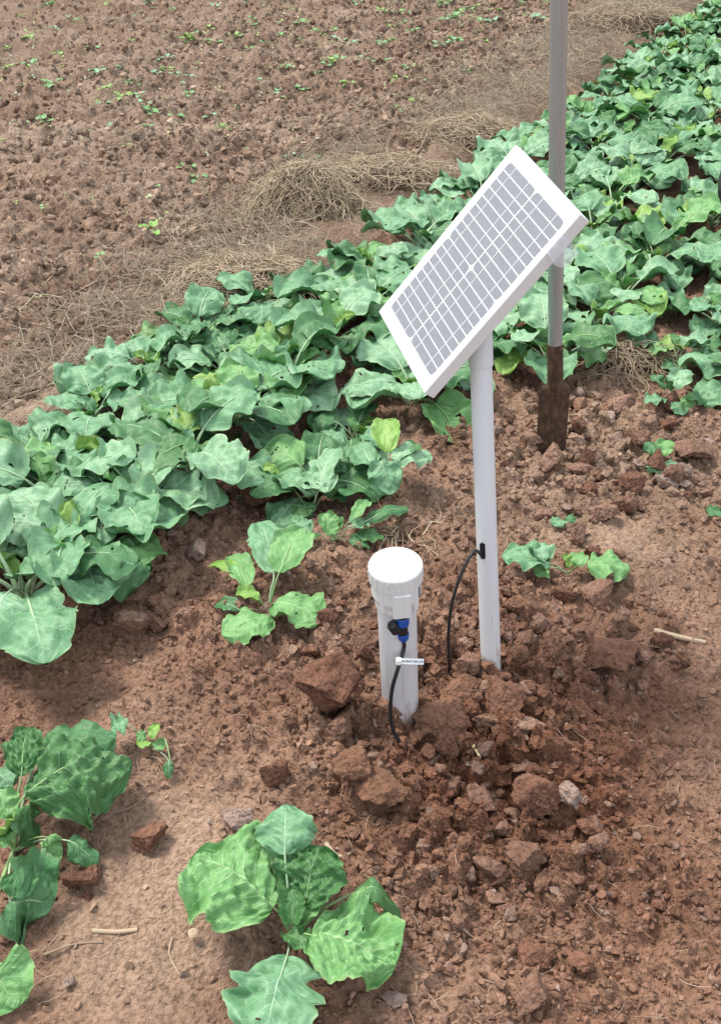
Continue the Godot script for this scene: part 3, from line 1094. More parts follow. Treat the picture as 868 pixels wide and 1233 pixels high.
# ---------------------------------------------------------------- the narrow spade
func build_spade() -> void:
	var foot := Vector3(0.453,0.0,-2.176)
	var t := thing("narrow_spade", "narrow rusty spade with a steel tube handle, stuck upright in soil", "spade", on_ground(0.453, -2.176))
	var neck := Vector3(0.4237, 0.2759, -2.1700)
	var top := Vector3(0.3493, 1.0516, -2.1500)
	var at := t.position
	var d := (top - neck).normalized()
	part("handle", tube(PackedVector3Array([neck - at - d * 0.05, top - at]), PackedFloat32Array([0.0158, 0.0168]), 28), mats.steel, t)
	# a welded seam runs along the tube
	part("seam", tube(PackedVector3Array([neck - at + d * 0.02 + Vector3(0.005, 0, 0.0148), top - at + Vector3(0.005, 0, 0.0158)]), PackedFloat32Array([0.0012, 0.0012]), 6), mats.steel, t)
	var shoulder := Vector3(0.4338, 0.1788, -2.1720)
	part("socket", tube(PackedVector3Array([shoulder - at - d * 0.02, shoulder - at + d * 0.02, neck - at, neck - at + d * 0.003]), PackedFloat32Array([0.0185, 0.0178, 0.0172, 0.0162]), 28), mats.rust, t)
	# the blade: a dished plate with rounded shoulders
	var v := PackedVector3Array()
	var nu := 17
	var nv := 22
	var drop := shoulder.y - at.y + 0.07
	var edges := [[], []]
	for side in 2:
		for j in nv:
			var b := float(j) / (nv - 1)
			for i in nu:
				var a := float(i) / (nu - 1) * 2.0 - 1.0
				var round_off := sqrt(maxf(0.0, 1.0 - pow(clampf((0.14 - b) / 0.14, 0.0, 1.0), 2.2)))
				var hw := 0.0345 * lerpf(0.50, 1.0, round_off) * (1.0 - 0.03 * b)
				var y := -b * drop
				var dish := 0.009 * (1.0 - a * a) - (0.004 if side == 1 else 0.0)
				v.append(shoulder - at + Vector3(a * hw + b * 0.010, y + 0.008 * (1.0 - absf(a)) * (1.0 - b), dish + b * 0.004))
	var half := nu * nv
	var front := v.slice(0, half)
	var back := v.slice(half)
	var nrm := grid_normals(front, nu, nv)
	var back_n := grid_normals(back, nu, nv)
	for i in half:
		nrm[i] = nrm[i] * (1.0 if nrm[i].z > 0.0 else -1.0)
		back_n[i] = back_n[i] * (-1.0 if back_n[i].z > 0.0 else 1.0)
	nrm.append_array(back_n)
	var idx := grid_index(nu, nv)
	var more := PackedInt32Array()
	for i in idx:
		more.append(i + half)
	idx.append_array(more)
	var rim := []
	for i in nu: rim.append(i)
	for j in range(1, nv): rim.append(j * nu + nu - 1)
	for i in range(nu - 2, -1, -1): rim.append((nv - 1) * nu + i)
	for j in range(nv - 2, 0, -1): rim.append(j * nu)
	for k in rim.size():
		var a: int = rim[k]
		var b: int = rim[(k + 1) % rim.size()]
		idx.append_array([a, b, a + half, b, b + half, a + half])
	part("blade", mesh_of(v, nrm, idx), mats.rust, t)

# ---------------------------------------------------------------- plants
func build_rows() -> void:
	# across the rows, where each begins and ends along its length, and how to tell it
	var rows := [
		[-1.66, 1.34, 2.45, "in the short row by the left edge", 0.19],
		[-1.50, 1.42, 8.9, "in the row beside the dry grass", 0.215],
		[-1.31, 1.12, 8.7, "in the second row from the dry grass", 0.235],
		[-1.04, 1.72, 8.2, "in the third row from the dry grass", 0.215],
		[-0.78, 2.3, 7.6, "in the fourth row from the dry grass", 0.205],
		[-0.52, 2.70, 6.2, "in the fifth row from the dry grass", 0.215],
		[-0.28, 2.62, 4.6, "in the row nearest the right edge", 0.215],
	]
	for r in rows:
		var s: float = r[1]
		var k := 0
		while s < r[2]:
			var q: float = r[0] + rng.randf_range(-0.05, 0.05) + 0.10 * clampf((s - 2.3) / 0.8, 0.0, 1.0) + (0.05 * clampf((1.55 - s) / 0.3, 0.0, 1.0) if r[1] < 1.1 else 0.0)
			var at := P * q + D * s
			var far := clampf((s - 1.5) / 6.0, 0.0, 1.0)
			var size: float = r[4] * rng.randf_range(0.86, 1.14) * lerpf(1.0, 0.92, far)
			var n := 13 if s < 2.6 else 11
			if rng.randf() < (0.16 if r[0] > -1.0 else 0.08):
				size *= 0.7
			# only what the view holds
			var flat := -at.y * 0.8192 + 0.774
			if absf(at.x) < flat * 0.345 + 0.2 and at.distance_to(Vector2(0.453, -2.176)) > 0.34:
				crop_plant(on_ground(at.x, at.y, -0.004), "leafy crop plant, %s from the near end %s" % [ORDINALS[mini(k, 27)], r[3]], "leafy crop plants in rows", size, n)
				k += 1
			s += (0.7 if s < 1.5 else 1.0) * rng.randf_range(0.20, 0.28) * lerpf(1.0, 1.12, far)

func build_lone_plants() -> void:
	var g := "leafy crop plants standing alone on the bare soil"
	var front := thing("crop_plant", "bright green broad-leaved plant alone at the bottom of the bare soil", "crop plant", on_ground(-0.0933, -0.8981), g)
	set_leaf(front, front.position + Vector3(0, 0.004, 0), Vector3(-0.1157, 0.0719, -0.9009), Vector3(-0.2289, 0.1008, -0.9631), 0.155, "fresh", {"roll": 0.05, "cup": -0.1, "pucker": 0.07, "rise": 0.16})
	set_leaf(front, front.position + Vector3(0, 0.004, 0), Vector3(-0.1025, 0.1144, -0.9526), Vector3(-0.1035, 0.1328, -1.0254), 0.085, "bloom", {"cup": -0.3})
	set_leaf(front, front.position + Vector3(0, 0.004, 0), Vector3(-0.0758, 0.0706, -0.9031), Vector3(-0.0580, 0.1132, -0.9700), 0.095, "fresh_dark", {"pucker": 0.1, "cup": 0.15})
	set_leaf(front, front.position + Vector3(0, 0.004, 0), Vector3(-0.0654, 0.0680, -0.8623), Vector3(0.0474, 0.0533, -0.8310), 0.125, "fresh", {"ripple": 0.28, "freq": 2.2, "pucker": 0.08, "roll": -0.1})
	set_leaf(front, front.position + Vector3(0, 0.004, 0), Vector3(-0.0951, 0.0578, -0.8400), Vector3(-0.1179, 0.0431, -0.7258), 0.125, "bloom", {"lobes": 0.42, "cup": -0.15})
	set_leaf(front, front.position + Vector3(0, 0.004, 0), Vector3(-0.0101, 0.0784, -0.9183), Vector3(0.0571, 0.0204, -0.9122), 0.050, "fresh_dark", {"curl": 0.9, "rise": 0.5})
	set_leaf(front, front.position + Vector3(0, 0.004, 0), Vector3(-0.0908, 0.0601, -0.8850), Vector3(-0.0920, 0.0824, -0.9233), 0.035, "fresh_dark", {"cup": 0.6})
	set_leaf(front, front.position + Vector3(0, 0.004, 0), Vector3(-0.0798, 0.0545, -0.8813), Vector3(-0.0510, 0.0793, -0.8995), 0.030, "fresh", {"cup": 0.6})
	set_leaf(front, front.position + Vector3(0, 0.004, 0), Vector3(-0.0985, 0.0499, -0.8757), Vector3(-0.0675, 0.0576, -0.8521), 0.035, "fresh_dark", {"cup": 0.4})
	var left := thing("crop_plant", "large drooping-leaved plant at the left edge beside the pale path", "crop plant", on_ground(-0.5185, -1.0541), g)
	set_leaf(left, left.position + Vector3(0, 0.004, 0), Vector3(-0.4904, 0.0901, -1.0767), Vector3(-0.3448, 0.0851, -1.1451), 0.155, "fresh_dark", {"cup": -0.45, "pucker": 0.1, "rise": 0.22, "roll": 0.15})
	set_leaf(left, left.position + Vector3(0, 0.004, 0), Vector3(-0.4899, 0.0803, -1.1594), Vector3(-0.3833, 0.0745, -1.2112), 0.100, "bloom_dark", {"cup": -0.3, "roll": 0.1})
	set_leaf(left, left.position + Vector3(0, 0.004, 0), Vector3(-0.5015, 0.0972, -1.1066), Vector3(-0.5098, 0.1127, -1.1905), 0.055, "fresh_dark", {"pucker": 0.14, "ripple": 0.3})
	set_leaf(left, left.position + Vector3(0, 0.004, 0), Vector3(-0.4851, 0.0812, -1.0689), Vector3(-0.4789, 0.0218, -1.0417), 0.060, "fresh_dark", {"cup": -0.2})
	set_leaf(left, left.position + Vector3(0, 0.004, 0), Vector3(-0.4509, 0.0560, -1.0295), Vector3(-0.4409, 0.0259, -1.0064), 0.035, "fresh", {})
	set_leaf(left, left.position + Vector3(0, 0.004, 0), Vector3(-0.4230, 0.0495, -1.0288), Vector3(-0.3810, 0.0174, -1.0129), 0.050, "bloom_dark", {"curl": 0.7})
	set_leaf(left, left.position + Vector3(0, 0.004, 0), Vector3(-0.4838, 0.0408, -0.9334), Vector3(-0.4312, 0.0141, -0.9457), 0.130, "bloom_dark", {"cup": -0.25, "roll": 0.1})
	set_leaf(left, left.position + Vector3(0, 0.004, 0), Vector3(-0.4839, 0.0443, -0.8367), Vector3(-0.4424, 0.0158, -0.7904), 0.090, "fresh", {})
	set_leaf(left, left.position + Vector3(0, 0.004, 0), Vector3(-0.5547, 0.0703, -1.1386), Vector3(-0.5234, 0.0604, -1.1181), 0.050, "bloom", {})
	set_leaf(left, left.position + Vector3(0, 0.004, 0), Vector3(-0.4857, 0.0499, -0.9742), Vector3(-0.4597, 0.0421, -0.9391), 0.050, "bloom_dark", {})
	set_leaf(left, left.position + Vector3(0, 0.004, 0), Vector3(-0.5171, 0.0631, -1.0581), Vector3(-0.5307, 0.0886, -1.0904), 0.050, "fresh", {"ripple": 0.3})
	set_leaf(left, left.position + Vector3(0, 0.004, 0), Vector3(-0.5171, 0.0433, -1.0440), Vector3(-0.4940, 0.0787, -1.0452), 0.040, "young", {"ripple": 0.35, "cup": 0.4})
	set_leaf(left, left.position + Vector3(0, 0.004, 0), Vector3(-0.5303, 0.0397, -1.0545), Vector3(-0.5078, 0.0458, -1.0199), 0.035, "fresh", {"ripple": 0.35, "cup": 0.4})
	var beside_pipe := thing("crop_plant", "small five-leaved green plant on bare soil left of the capped pipe", "crop plant", on_ground(-0.1732, -1.5851), g)
	set_leaf(beside_pipe, beside_pipe.position + Vector3(0, 0.004, 0), Vector3(-0.1634, 0.0473, -1.5294), Vector3(-0.2460, 0.0450, -1.4776), 0.085, "fresh", {"cup": -0.15})
	set_leaf(beside_pipe, beside_pipe.position + Vector3(0, 0.004, 0), Vector3(-0.1598, 0.0471, -1.5674), Vector3(-0.0694, 0.0431, -1.5205), 0.095, "fresh", {"cup": 0.05, "ripple": 0.2})
	set_leaf(beside_pipe, beside_pipe.position + Vector3(0, 0.004, 0), Vector3(-0.1513, 0.0866, -1.6065), Vector3(-0.1094, 0.1040, -1.7247), 0.075, "fresh", {"cup": 0.1})
	set_leaf(beside_pipe, beside_pipe.position + Vector3(0, 0.004, 0), Vector3(-0.1619, 0.0755, -1.6206), Vector3(-0.2004, 0.0677, -1.7979), 0.070, "bloom", {"cup": -0.1})
	set_leaf(beside_pipe, beside_pipe.position + Vector3(0, 0.004, 0), Vector3(-0.2107, 0.0614, -1.5985), Vector3(-0.2509, 0.0460, -1.7160), 0.050, "fresh", {})
	set_leaf(beside_pipe, beside_pipe.position + Vector3(0, 0.004, 0), Vector3(-0.2155, 0.0588, -1.6167), Vector3(-0.2951, 0.0333, -1.6952), 0.030, "young", {"cup": 0.4})
	set_leaf(beside_pipe, beside_pipe.position + Vector3(0, 0.004, 0), Vector3(-0.1872, 0.0510, -1.5675), Vector3(-0.2304, 0.0602, -1.5757), 0.035, "young", {"cup": 0.5})
	set_leaf(beside_pipe, beside_pipe.position + Vector3(0, 0.004, 0), Vector3(-0.2220, 0.0324, -1.5659), Vector3(-0.2729, 0.0175, -1.5981), 0.035, "bloom_dark", {})
	var rosette := thing("crop_plant", "low rosette of slender-stalked leaves behind the small five-leaved plant", "crop plant", on_ground(-0.0626, -1.7954), g)
	set_leaf(rosette, rosette.position + Vector3(0, 0.004, 0), Vector3(-0.0602, 0.0437, -1.7826), Vector3(-0.0741, 0.0715, -1.8215), 0.040, "fresh", {"cup": 0.5})
	set_leaf(rosette, rosette.position + Vector3(0, 0.004, 0), Vector3(-0.0570, 0.0435, -1.7913), Vector3(-0.0405, 0.0631, -1.8217), 0.035, "fresh_dark", {"cup": 0.4})
	set_leaf(rosette, rosette.position + Vector3(0, 0.004, 0), Vector3(-0.0152, 0.0475, -1.8058), Vector3(0.0102, 0.0463, -1.8278), 0.050, "bloom", {})
	set_leaf(rosette, rosette.position + Vector3(0, 0.004, 0), Vector3(0.0102, 0.0512, -1.8209), Vector3(0.1010, 0.0364, -1.8897), 0.045, "bloom_dark", {"curl": 0.5})
	set_leaf(rosette, rosette.position + Vector3(0, 0.004, 0), Vector3(-0.0101, 0.0322, -1.7983), Vector3(0.0474, 0.0203, -1.8001), 0.040, "fresh_dark", {})
	set_leaf(rosette, rosette.position + Vector3(0, 0.004, 0), Vector3(-0.0235, 0.0328, -1.7833), Vector3(0.0184, 0.0200, -1.7724), 0.035, "bloom_dark", {})
	set_leaf(rosette, rosette.position + Vector3(0, 0.004, 0), Vector3(-0.0826, 0.0321, -1.7984), Vector3(-0.1214, 0.0227, -1.7912), 0.025, "fresh_dark", {})
	set_leaf(rosette, rosette.position + Vector3(0, 0.004, 0), Vector3(-0.0994, 0.0401, -1.8017), Vector3(-0.1393, 0.0399, -1.8251), 0.050, "bloom", {})
	set_leaf(rosette, rosette.position + Vector3(0, 0.004, 0), Vector3(-0.0151, 0.0626, -1.8137), Vector3(0.0189, 0.0666, -1.8703), 0.030, "fresh", {"cup": 0.3})
	var fan := thing("crop_plant", "plant with two raised fan-like leaves at the edge of the bed", "crop plant", on_ground(-0.1029, -1.9158), g)
	set_leaf(fan, fan.position + Vector3(0, 0.004, 0), Vector3(-0.0941, 0.0599, -1.9078), Vector3(-0.1807, 0.0453, -2.0036), 0.085, "bloom", {"ripple": 0.28})
	set_leaf(fan, fan.position + Vector3(0, 0.004, 0), Vector3(-0.0870, 0.0708, -1.9133), Vector3(-0.0548, 0.0791, -2.0588), 0.070, "bloom_pale", {"roll": -0.3})
	set_leaf(fan, fan.position + Vector3(0, 0.004, 0), Vector3(-0.1776, 0.0551, -1.9885), Vector3(-0.2193, 0.0641, -2.0010), 0.025, "young", {"cup": 0.5})
	set_leaf(fan, fan.position + Vector3(0, 0.004, 0), Vector3(-0.0770, 0.0528, -1.9150), Vector3(-0.0281, 0.0405, -1.9145), 0.040, "bloom_dark", {})
	set_leaf(fan, fan.position + Vector3(0, 0.004, 0), Vector3(-0.1124, 0.0344, -1.9141), Vector3(-0.1255, 0.0159, -1.8795), 0.050, "fresh_dark", {})
	var sagging := thing("crop_plant", "plant with long sagging leaves behind the white capped pipe", "crop plant", on_ground(0.0512, -2.0116), g)
	set_leaf(sagging, sagging.position + Vector3(0, 0.004, 0), Vector3(0.0245, 0.1020, -1.9550), Vector3(-0.0187, 0.0513, -2.1109), 0.075, "bloom", {"curl": 0.5})
	set_leaf(sagging, sagging.position + Vector3(0, 0.004, 0), Vector3(0.0420, 0.1119, -1.9557), Vector3(0.0626, 0.0596, -1.9051), 0.080, "bloom", {"curl": 0.3})
	set_leaf(sagging, sagging.position + Vector3(0, 0.004, 0), Vector3(0.0634, 0.1114, -1.9729), Vector3(0.1536, 0.0960, -2.0041), 0.085, "bloom_pale", {"cup": -0.2})
	set_leaf(sagging, sagging.position + Vector3(0, 0.004, 0), Vector3(0.0566, 0.1118, -1.9889), Vector3(0.0508, 0.1390, -2.0824), 0.060, "young", {"cup": 0.3})
	set_leaf(sagging, sagging.position + Vector3(0, 0.004, 0), Vector3(0.0743, 0.0908, -1.9725), Vector3(0.1264, 0.1184, -2.0119), 0.050, "fresh_dark", {})
	var by_post := thing("crop_plant", "low plant with three flat leaves right of the white post", "crop plant", on_ground(0.3989, -1.6707), g)
	set_leaf(by_post, by_post.position + Vector3(0, 0.004, 0), Vector3(0.3630, 0.0572, -1.6645), Vector3(0.2734, 0.0626, -1.6942), 0.065, "bloom", {"ripple": 0.28})
	set_leaf(by_post, by_post.position + Vector3(0, 0.004, 0), Vector3(0.3514, 0.0668, -1.6677), Vector3(0.3459, 0.0747, -1.7156), 0.050, "bloom_pale", {})
	set_leaf(by_post, by_post.position + Vector3(0, 0.004, 0), Vector3(0.3528, 0.0571, -1.6595), Vector3(0.3361, 0.0473, -1.6463), 0.040, "fresh", {})
	set_leaf(by_post, by_post.position + Vector3(0, 0.004, 0), Vector3(0.3970, 0.0580, -1.6582), Vector3(0.3847, 0.0775, -1.6745), 0.030, "young", {"cup": 0.3})
	set_leaf(by_post, by_post.position + Vector3(0, 0.004, 0), Vector3(0.4183, 0.0634, -1.6565), Vector3(0.4171, 0.0684, -1.6919), 0.035, "fresh", {})
	set_leaf(by_post, by_post.position + Vector3(0, 0.004, 0), Vector3(0.4277, 0.0785, -1.6473), Vector3(0.5131, 0.0590, -1.6518), 0.075, "fresh", {"ripple": 0.3, "cup": -0.2})
	var striped := thing("sprout", "small pale-veined sprout among clods right of the spade", "sprout", on_ground(0.6723, -2.0822), g)
	set_leaf(striped, striped.position + Vector3(0, 0.004, 0), Vector3(0.6720, 0.0277, -2.0783), Vector3(0.6715, 0.0225, -2.0318), 0.070, "bloom_pale", {"pucker": 0.12})
	set_leaf(striped, striped.position + Vector3(0, 0.004, 0), Vector3(0.6623, 0.0376, -2.0835), Vector3(0.6461, 0.0557, -2.1252), 0.045, "bloom_dark", {})
	set_leaf(striped, striped.position + Vector3(0, 0.004, 0), Vector3(0.6754, 0.0369, -2.0916), Vector3(0.6905, 0.0600, -2.1252), 0.040, "fresh", {"cup": 0.3})
	var tiny := thing("sprout", "tiny bluish sprout beside a pale clod below the spade", "sprout", on_ground(0.4209, -1.8548), g)
	set_leaf(tiny, tiny.position + Vector3(0, 0.004, 0), Vector3(0.4161, 0.0327, -1.8529), Vector3(0.3995, 0.0309, -1.8318), 0.035, "bloom", {})
	set_leaf(tiny, tiny.position + Vector3(0, 0.004, 0), Vector3(0.4276, 0.0348, -1.8618), Vector3(0.4391, 0.0305, -1.8441), 0.030, "bloom_dark", {})
	var ragged := thing("crop_plant", "ragged small-leaved plant at the near end of the right rows", "crop plant", on_ground(0.7750, -2.3992), g)
	set_leaf(ragged, ragged.position + Vector3(0, 0.004, 0), Vector3(0.7453, 0.0503, -2.3763), Vector3(0.7143, 0.0702, -2.4164), 0.040, "bloom_dark", {})
	set_leaf(ragged, ragged.position + Vector3(0, 0.004, 0), Vector3(0.7575, 0.0502, -2.3763), Vector3(0.7424, 0.0802, -2.3845), 0.040, "fresh_dark", {})
	set_leaf(ragged, ragged.position + Vector3(0, 0.004, 0), Vector3(0.7698, 0.0603, -2.3664), Vector3(0.7953, 0.0901, -2.4090), 0.065, "bloom_pale", {})
	set_leaf(ragged, ragged.position + Vector3(0, 0.004, 0), Vector3(0.7471, 0.0303, -2.3706), Vector3(0.6928, 0.0305, -2.3454), 0.045, "bloom", {"ripple": 0.3})
	set_leaf(ragged, ragged.position + Vector3(0, 0.004, 0), Vector3(0.7677, 0.0303, -2.3539), Vector3(0.7829, 0.0124, -2.3201), 0.045, "bloom", {})
	set_leaf(ragged, ragged.position + Vector3(0, 0.004, 0), Vector3(0.7820, 0.0403, -2.3526), Vector3(0.8063, 0.0203, -2.3387), 0.050, "fresh", {})
	set_leaf(ragged, ragged.position + Vector3(0, 0.004, 0), Vector3(0.7962, 0.0402, -2.3610), Vector3(0.8471, 0.0202, -2.3554), 0.050, "bloom_dark", {})
	var edge := thing("sprout", "single small leaf at the right edge above the bare pale patch", "sprout", on_ground(0.7670, -1.8908), g)
	set_leaf(edge, edge.position + Vector3(0, 0.004, 0), Vector3(0.7607, 0.0248, -1.8880), Vector3(0.7249, 0.0300, -1.8746), 0.040, "bloom_dark", {})
	var weed := thing("weed", "thin-stemmed weed beside the big drooping leaf of the left plant", "weed", on_ground(-0.3389, -1.2378), g)
	set_leaf(weed, weed.position + Vector3(0, 0.004, 0), Vector3(-0.3411, 0.0378, -1.2317), Vector3(-0.3512, 0.0423, -1.2151), 0.025, "young", {})
	set_leaf(weed, weed.position + Vector3(0, 0.004, 0), Vector3(-0.3313, 0.0480, -1.2274), Vector3(-0.3258, 0.0582, -1.2502), 0.020, "young", {"cup": 0.4})
	set_leaf(weed, weed.position + Vector3(0, 0.004, 0), Vector3(-0.3280, 0.0381, -1.2332), Vector3(-0.3145, 0.0378, -1.2139), 0.020, "fresh", {})
	set_leaf(weed, weed.position + Vector3(0, 0.004, 0), Vector3(-0.3447, 0.0376, -1.2372), Vector3(-0.3600, 0.0466, -1.2396), 0.020, "fresh", {})
	set_leaf(weed, weed.position + Vector3(0, 0.004, 0), Vector3(-0.3718, 0.0653, -1.2433), Vector3(-0.3974, 0.0617, -1.2360), 0.045, "bloom", {"ripple": 0.3})
	set_leaf(weed, weed.position + Vector3(0, 0.004, 0), Vector3(-0.3024, 0.0371, -1.1937), Vector3(-0.2993, 0.0204, -1.1694), 0.020, "bloom_dark", {"curl": 0.6})
	pass

func build_clods() -> void:
	for i in 14:
		clod_pool.append(lump(3, i + 3, 10 + i % 4, 0.24))
	clod(Vector2(-0.051, -1.306), Vector3(0.117, 0.155, 0.133), 3.02, 1, "largest dark brown soil clod, just left of the white capped pipe")
	clod(Vector2(-0.032, -1.246), Vector3(0.061, 0.044, 0.052), 3.72, 0, "flat-topped clod below the largest clod, left of the pipe's foot")
	clod(Vector2(0.129, -1.274), Vector3(0.094, 0.065, 0.078), 5.78, 3, "rounded rust-brown clod touching the foot of the white capped pipe")
	clod(Vector2(0.164, -1.340), Vector3(0.088, 0.045, 0.066), 3.10, 3, "rust-brown clod between the capped pipe and the white post")
	clod(Vector2(0.230, -1.312), Vector3(0.099, 0.068, 0.083), 2.84, 1, "dark clod at the foot of the white post, front side")
	clod(Vector2(0.187, -1.377), Vector3(0.046, 0.035, 0.040), 5.84, 0, "small upright clod beside the black cable behind the two brown clods")
	clod(Vector2(0.206, -1.278), Vector3(0.050, 0.036, 0.043), 0.10, 0, "grey-brown clod just below the foot of the white post")
	clod(Vector2(-0.008, -1.153), Vector3(0.075, 0.074, 0.073), 3.24, 3, "tall split clod in front of the capped pipe, left half")
	clod(Vector2(0.028, -1.126), Vector3(0.091, 0.053, 0.072), 0.40, 3, "low wide clod beside the tall split clod before the pipe")
	clod(Vector2(-0.135, -1.166), Vector3(0.053, 0.047, 0.049), 3.76, 1, "lone dark clod on the bare path left of the pipe")
	clod(Vector2(-0.188, -1.078), Vector3(0.054, 0.028, 0.041), 6.06, 4, "flat pale slab of soil on the bare path")
	clod(Vector2(0.438, -1.430), Vector3(0.111, 0.064, 0.087), 0.34, 1, "broad dark clod half buried right of the white post")
	clod(Vector2(0.319, -1.118), Vector3(0.039, 0.049, 0.043), 0.60, 4, "pale grey stone standing on edge in the loose soil")
	clod(Vector2(0.241, -1.022), Vector3(0.055, 0.062, 0.058), 4.08, 0, "tall wedge-shaped clod in the middle of the loose slope")
	clod(Vector2(0.182, -1.004), Vector3(0.047, 0.030, 0.038), 0.10, 0, "rounded clod left of the tall wedge-shaped clod")
	clod(Vector2(0.262, -1.117), Vector3(0.077, 0.063, 0.069), 5.96, 1, "wide dark lump in the heap of loose soil")
	clod(Vector2(0.187, -1.121), Vector3(0.058, 0.044, 0.050), 2.30, 0, "block-shaped clod at the left of the heap of loose soil")
	clod(Vector2(0.212, -1.078), Vector3(0.038, 0.026, 0.032), 0.64, 2, "small round clod under the block-shaped clod in the heap")
	clod(Vector2(0.238, -1.108), Vector3(0.033, 0.024, 0.028), 0.16, 0, "small clod wedged beside the wide dark lump")
	clod(Vector2(0.261, -1.256), Vector3(0.058, 0.031, 0.044), 5.26, 2, "flat tan slab on the slope below the white post")
	clod(Vector2(0.258, -1.199), Vector3(0.046, 0.023, 0.034), 1.02, 2, "second flat tan slab, below the first on the slope")
	clod(Vector2(0.345, -1.089), Vector3(0.046, 0.029, 0.037), 6.24, 0, "low clod right of the pale grey stone")
	clod(Vector2(0.134, -1.214), Vector3(0.037, 0.055, 0.045), 5.62, 1, "narrow upright clod on the slope between pipe and post")
	clod(Vector2(0.220, -0.812), Vector3(0.049, 0.056, 0.052), 1.88, 0, "large upright clod near the bottom edge of the bare soil")
	clod(Vector2(0.235, -0.878), Vector3(0.063, 0.039, 0.051), 1.72, 1, "dark flat clod behind the upright clod near the bottom")
	clod(Vector2(0.298, -0.864), Vector3(0.044, 0.038, 0.040), 4.36, 1, "crumbling clod right of the dark flat clod near the bottom")
	clod(Vector2(0.194, -0.966), Vector3(0.033, 0.020, 0.026), 0.80, 2, "small tan clod below the round clod on the lower slope")
	clod(Vector2(0.050, -0.809), Vector3(0.040, 0.025, 0.032), 6.04, 4, "grey clod beside the right leaf of the front plant")
	clod(Vector2(0.422, -2.072), Vector3(0.064, 0.064, 0.063), 1.24, 2, "pale clod leaning against the foot of the rusty spade blade")
	clod(Vector2(-0.423, -1.555), Vector3(0.067, 0.062, 0.064), 2.98, 2, "block-shaped pale clod by the edge of the leafy bed")
	clod(Vector2(-0.382, -1.582), Vector3(0.041, 0.039, 0.039), 1.16, 0, "smaller clod right of the block-shaped pale clod")
	clod(Vector2(-0.440, -1.637), Vector3(0.052, 0.021, 0.037), 6.20, 0, "flat clod behind the block-shaped pale clod by the bed")
	clod(Vector2(-0.331, -1.796), Vector3(0.055, 0.036, 0.045), 6.16, 4, "pale rounded stone on soil right of the leafy bed")
	clod(Vector2(-0.224, -1.999), Vector3(0.091, 0.066, 0.078), 4.24, 1, "dark clod between the leafy bed and the lone plant behind")
	clod(Vector2(-0.152, -2.138), Vector3(0.075, 0.062, 0.067), 4.14, 1, "dark clod under the leaves at the bed's front edge")
	clod(Vector2(0.563, -1.902), Vector3(0.053, 0.050, 0.051), 3.94, 0, "angular clod right of the spade, near the small sprout")
	clod(Vector2(0.498, -1.863), Vector3(0.067, 0.043, 0.054), 1.68, 2, "rounded clod left of the angular clod near the spade")
	clod(Vector2(0.673, -2.008), Vector3(0.063, 0.035, 0.049), 2.66, 4, "flat pale clod under the small sprout at right")
	clod(Vector2(0.757, -2.128), Vector3(0.103, 0.058, 0.080), 0.84, 2, "broad crumbly clod at the right edge near the rows")
	clod(Vector2(0.388, -1.887), Vector3(0.049, 0.033, 0.041), 3.44, 2, "small pale clod left of the tiny sprout below the spade")
	clod(Vector2(0.443, -1.790), Vector3(0.040, 0.054, 0.046), 1.30, 2, "narrow upright clod right of the tiny sprout below the spade")
	clod(Vector2(0.287, -1.569), Vector3(0.060, 0.038, 0.049), 4.40, 3, "orange-brown clod right of the white post")
	clod(Vector2(0.450, -1.594), Vector3(0.074, 0.045, 0.059), 1.68, 0, "clod under the right leaf of the low plant by post")
	clod(Vector2(0.327, -1.519), Vector3(0.049, 0.032, 0.040), 3.60, 2, "tan clod in front of the low plant by the post")
	clod(Vector2(-0.059, -1.524), Vector3(0.043, 0.032, 0.037), 0.98, 5, "nearly black clod beside the small plant left of the pipe")
	clod(Vector2(0.009, -1.457), Vector3(0.054, 0.056, 0.054), 2.92, 0, "clod directly left of the blue connector, behind the pipe")
	clod(Vector2(-0.384, -0.832), Vector3(0.019, 0.016, 0.017), 5.06, 4, "lone pebble-like clod on the pale bare path")
	clod(Vector2(-0.313, -1.053), Vector3(0.059, 0.040, 0.049), 1.48, 1, "dark clod beneath the drooping leaf of the left plant")
	clod(Vector2(-0.402, -0.998), Vector3(0.052, 0.039, 0.045), 1.52, 1, "dark clod in the shade under the left plant")
	var zones := [
		[-0.013, -1.443, 0.110, 22, 0.016, 0.039, "the loose soil left of the pipe", false],
		[0.170, -1.260, 0.130, 34, 0.014, 0.039, "the slope before the white post", false],
		[0.235, -1.102, 0.120, 30, 0.012, 0.034, "the heap low on the slope", false],
		[0.313, -0.955, 0.160, 12, 0.011, 0.026, "the lower right bare soil", false],
		[0.637, -2.162, 0.260, 56, 0.022, 0.065, "the rough soil right of the spade", true],
		[0.348, -1.799, 0.150, 26, 0.016, 0.047, "the soil between post and spade", true],
		[0.430, -1.495, 0.130, 22, 0.014, 0.039, "the soil right of the post", false],
		[-0.345, -1.770, 0.180, 22, 0.014, 0.039, "the leafy bed's front edge", true],
		[0.040, -0.839, 0.120, 16, 0.009, 0.026, "the ground near the front plant", false],
		[-0.403, -1.067, 0.100, 10, 0.014, 0.036, "the shade of the left plant", false],
		[-0.152, -1.673, 0.160, 16, 0.014, 0.034, "the soil round the small plants", true],
	]
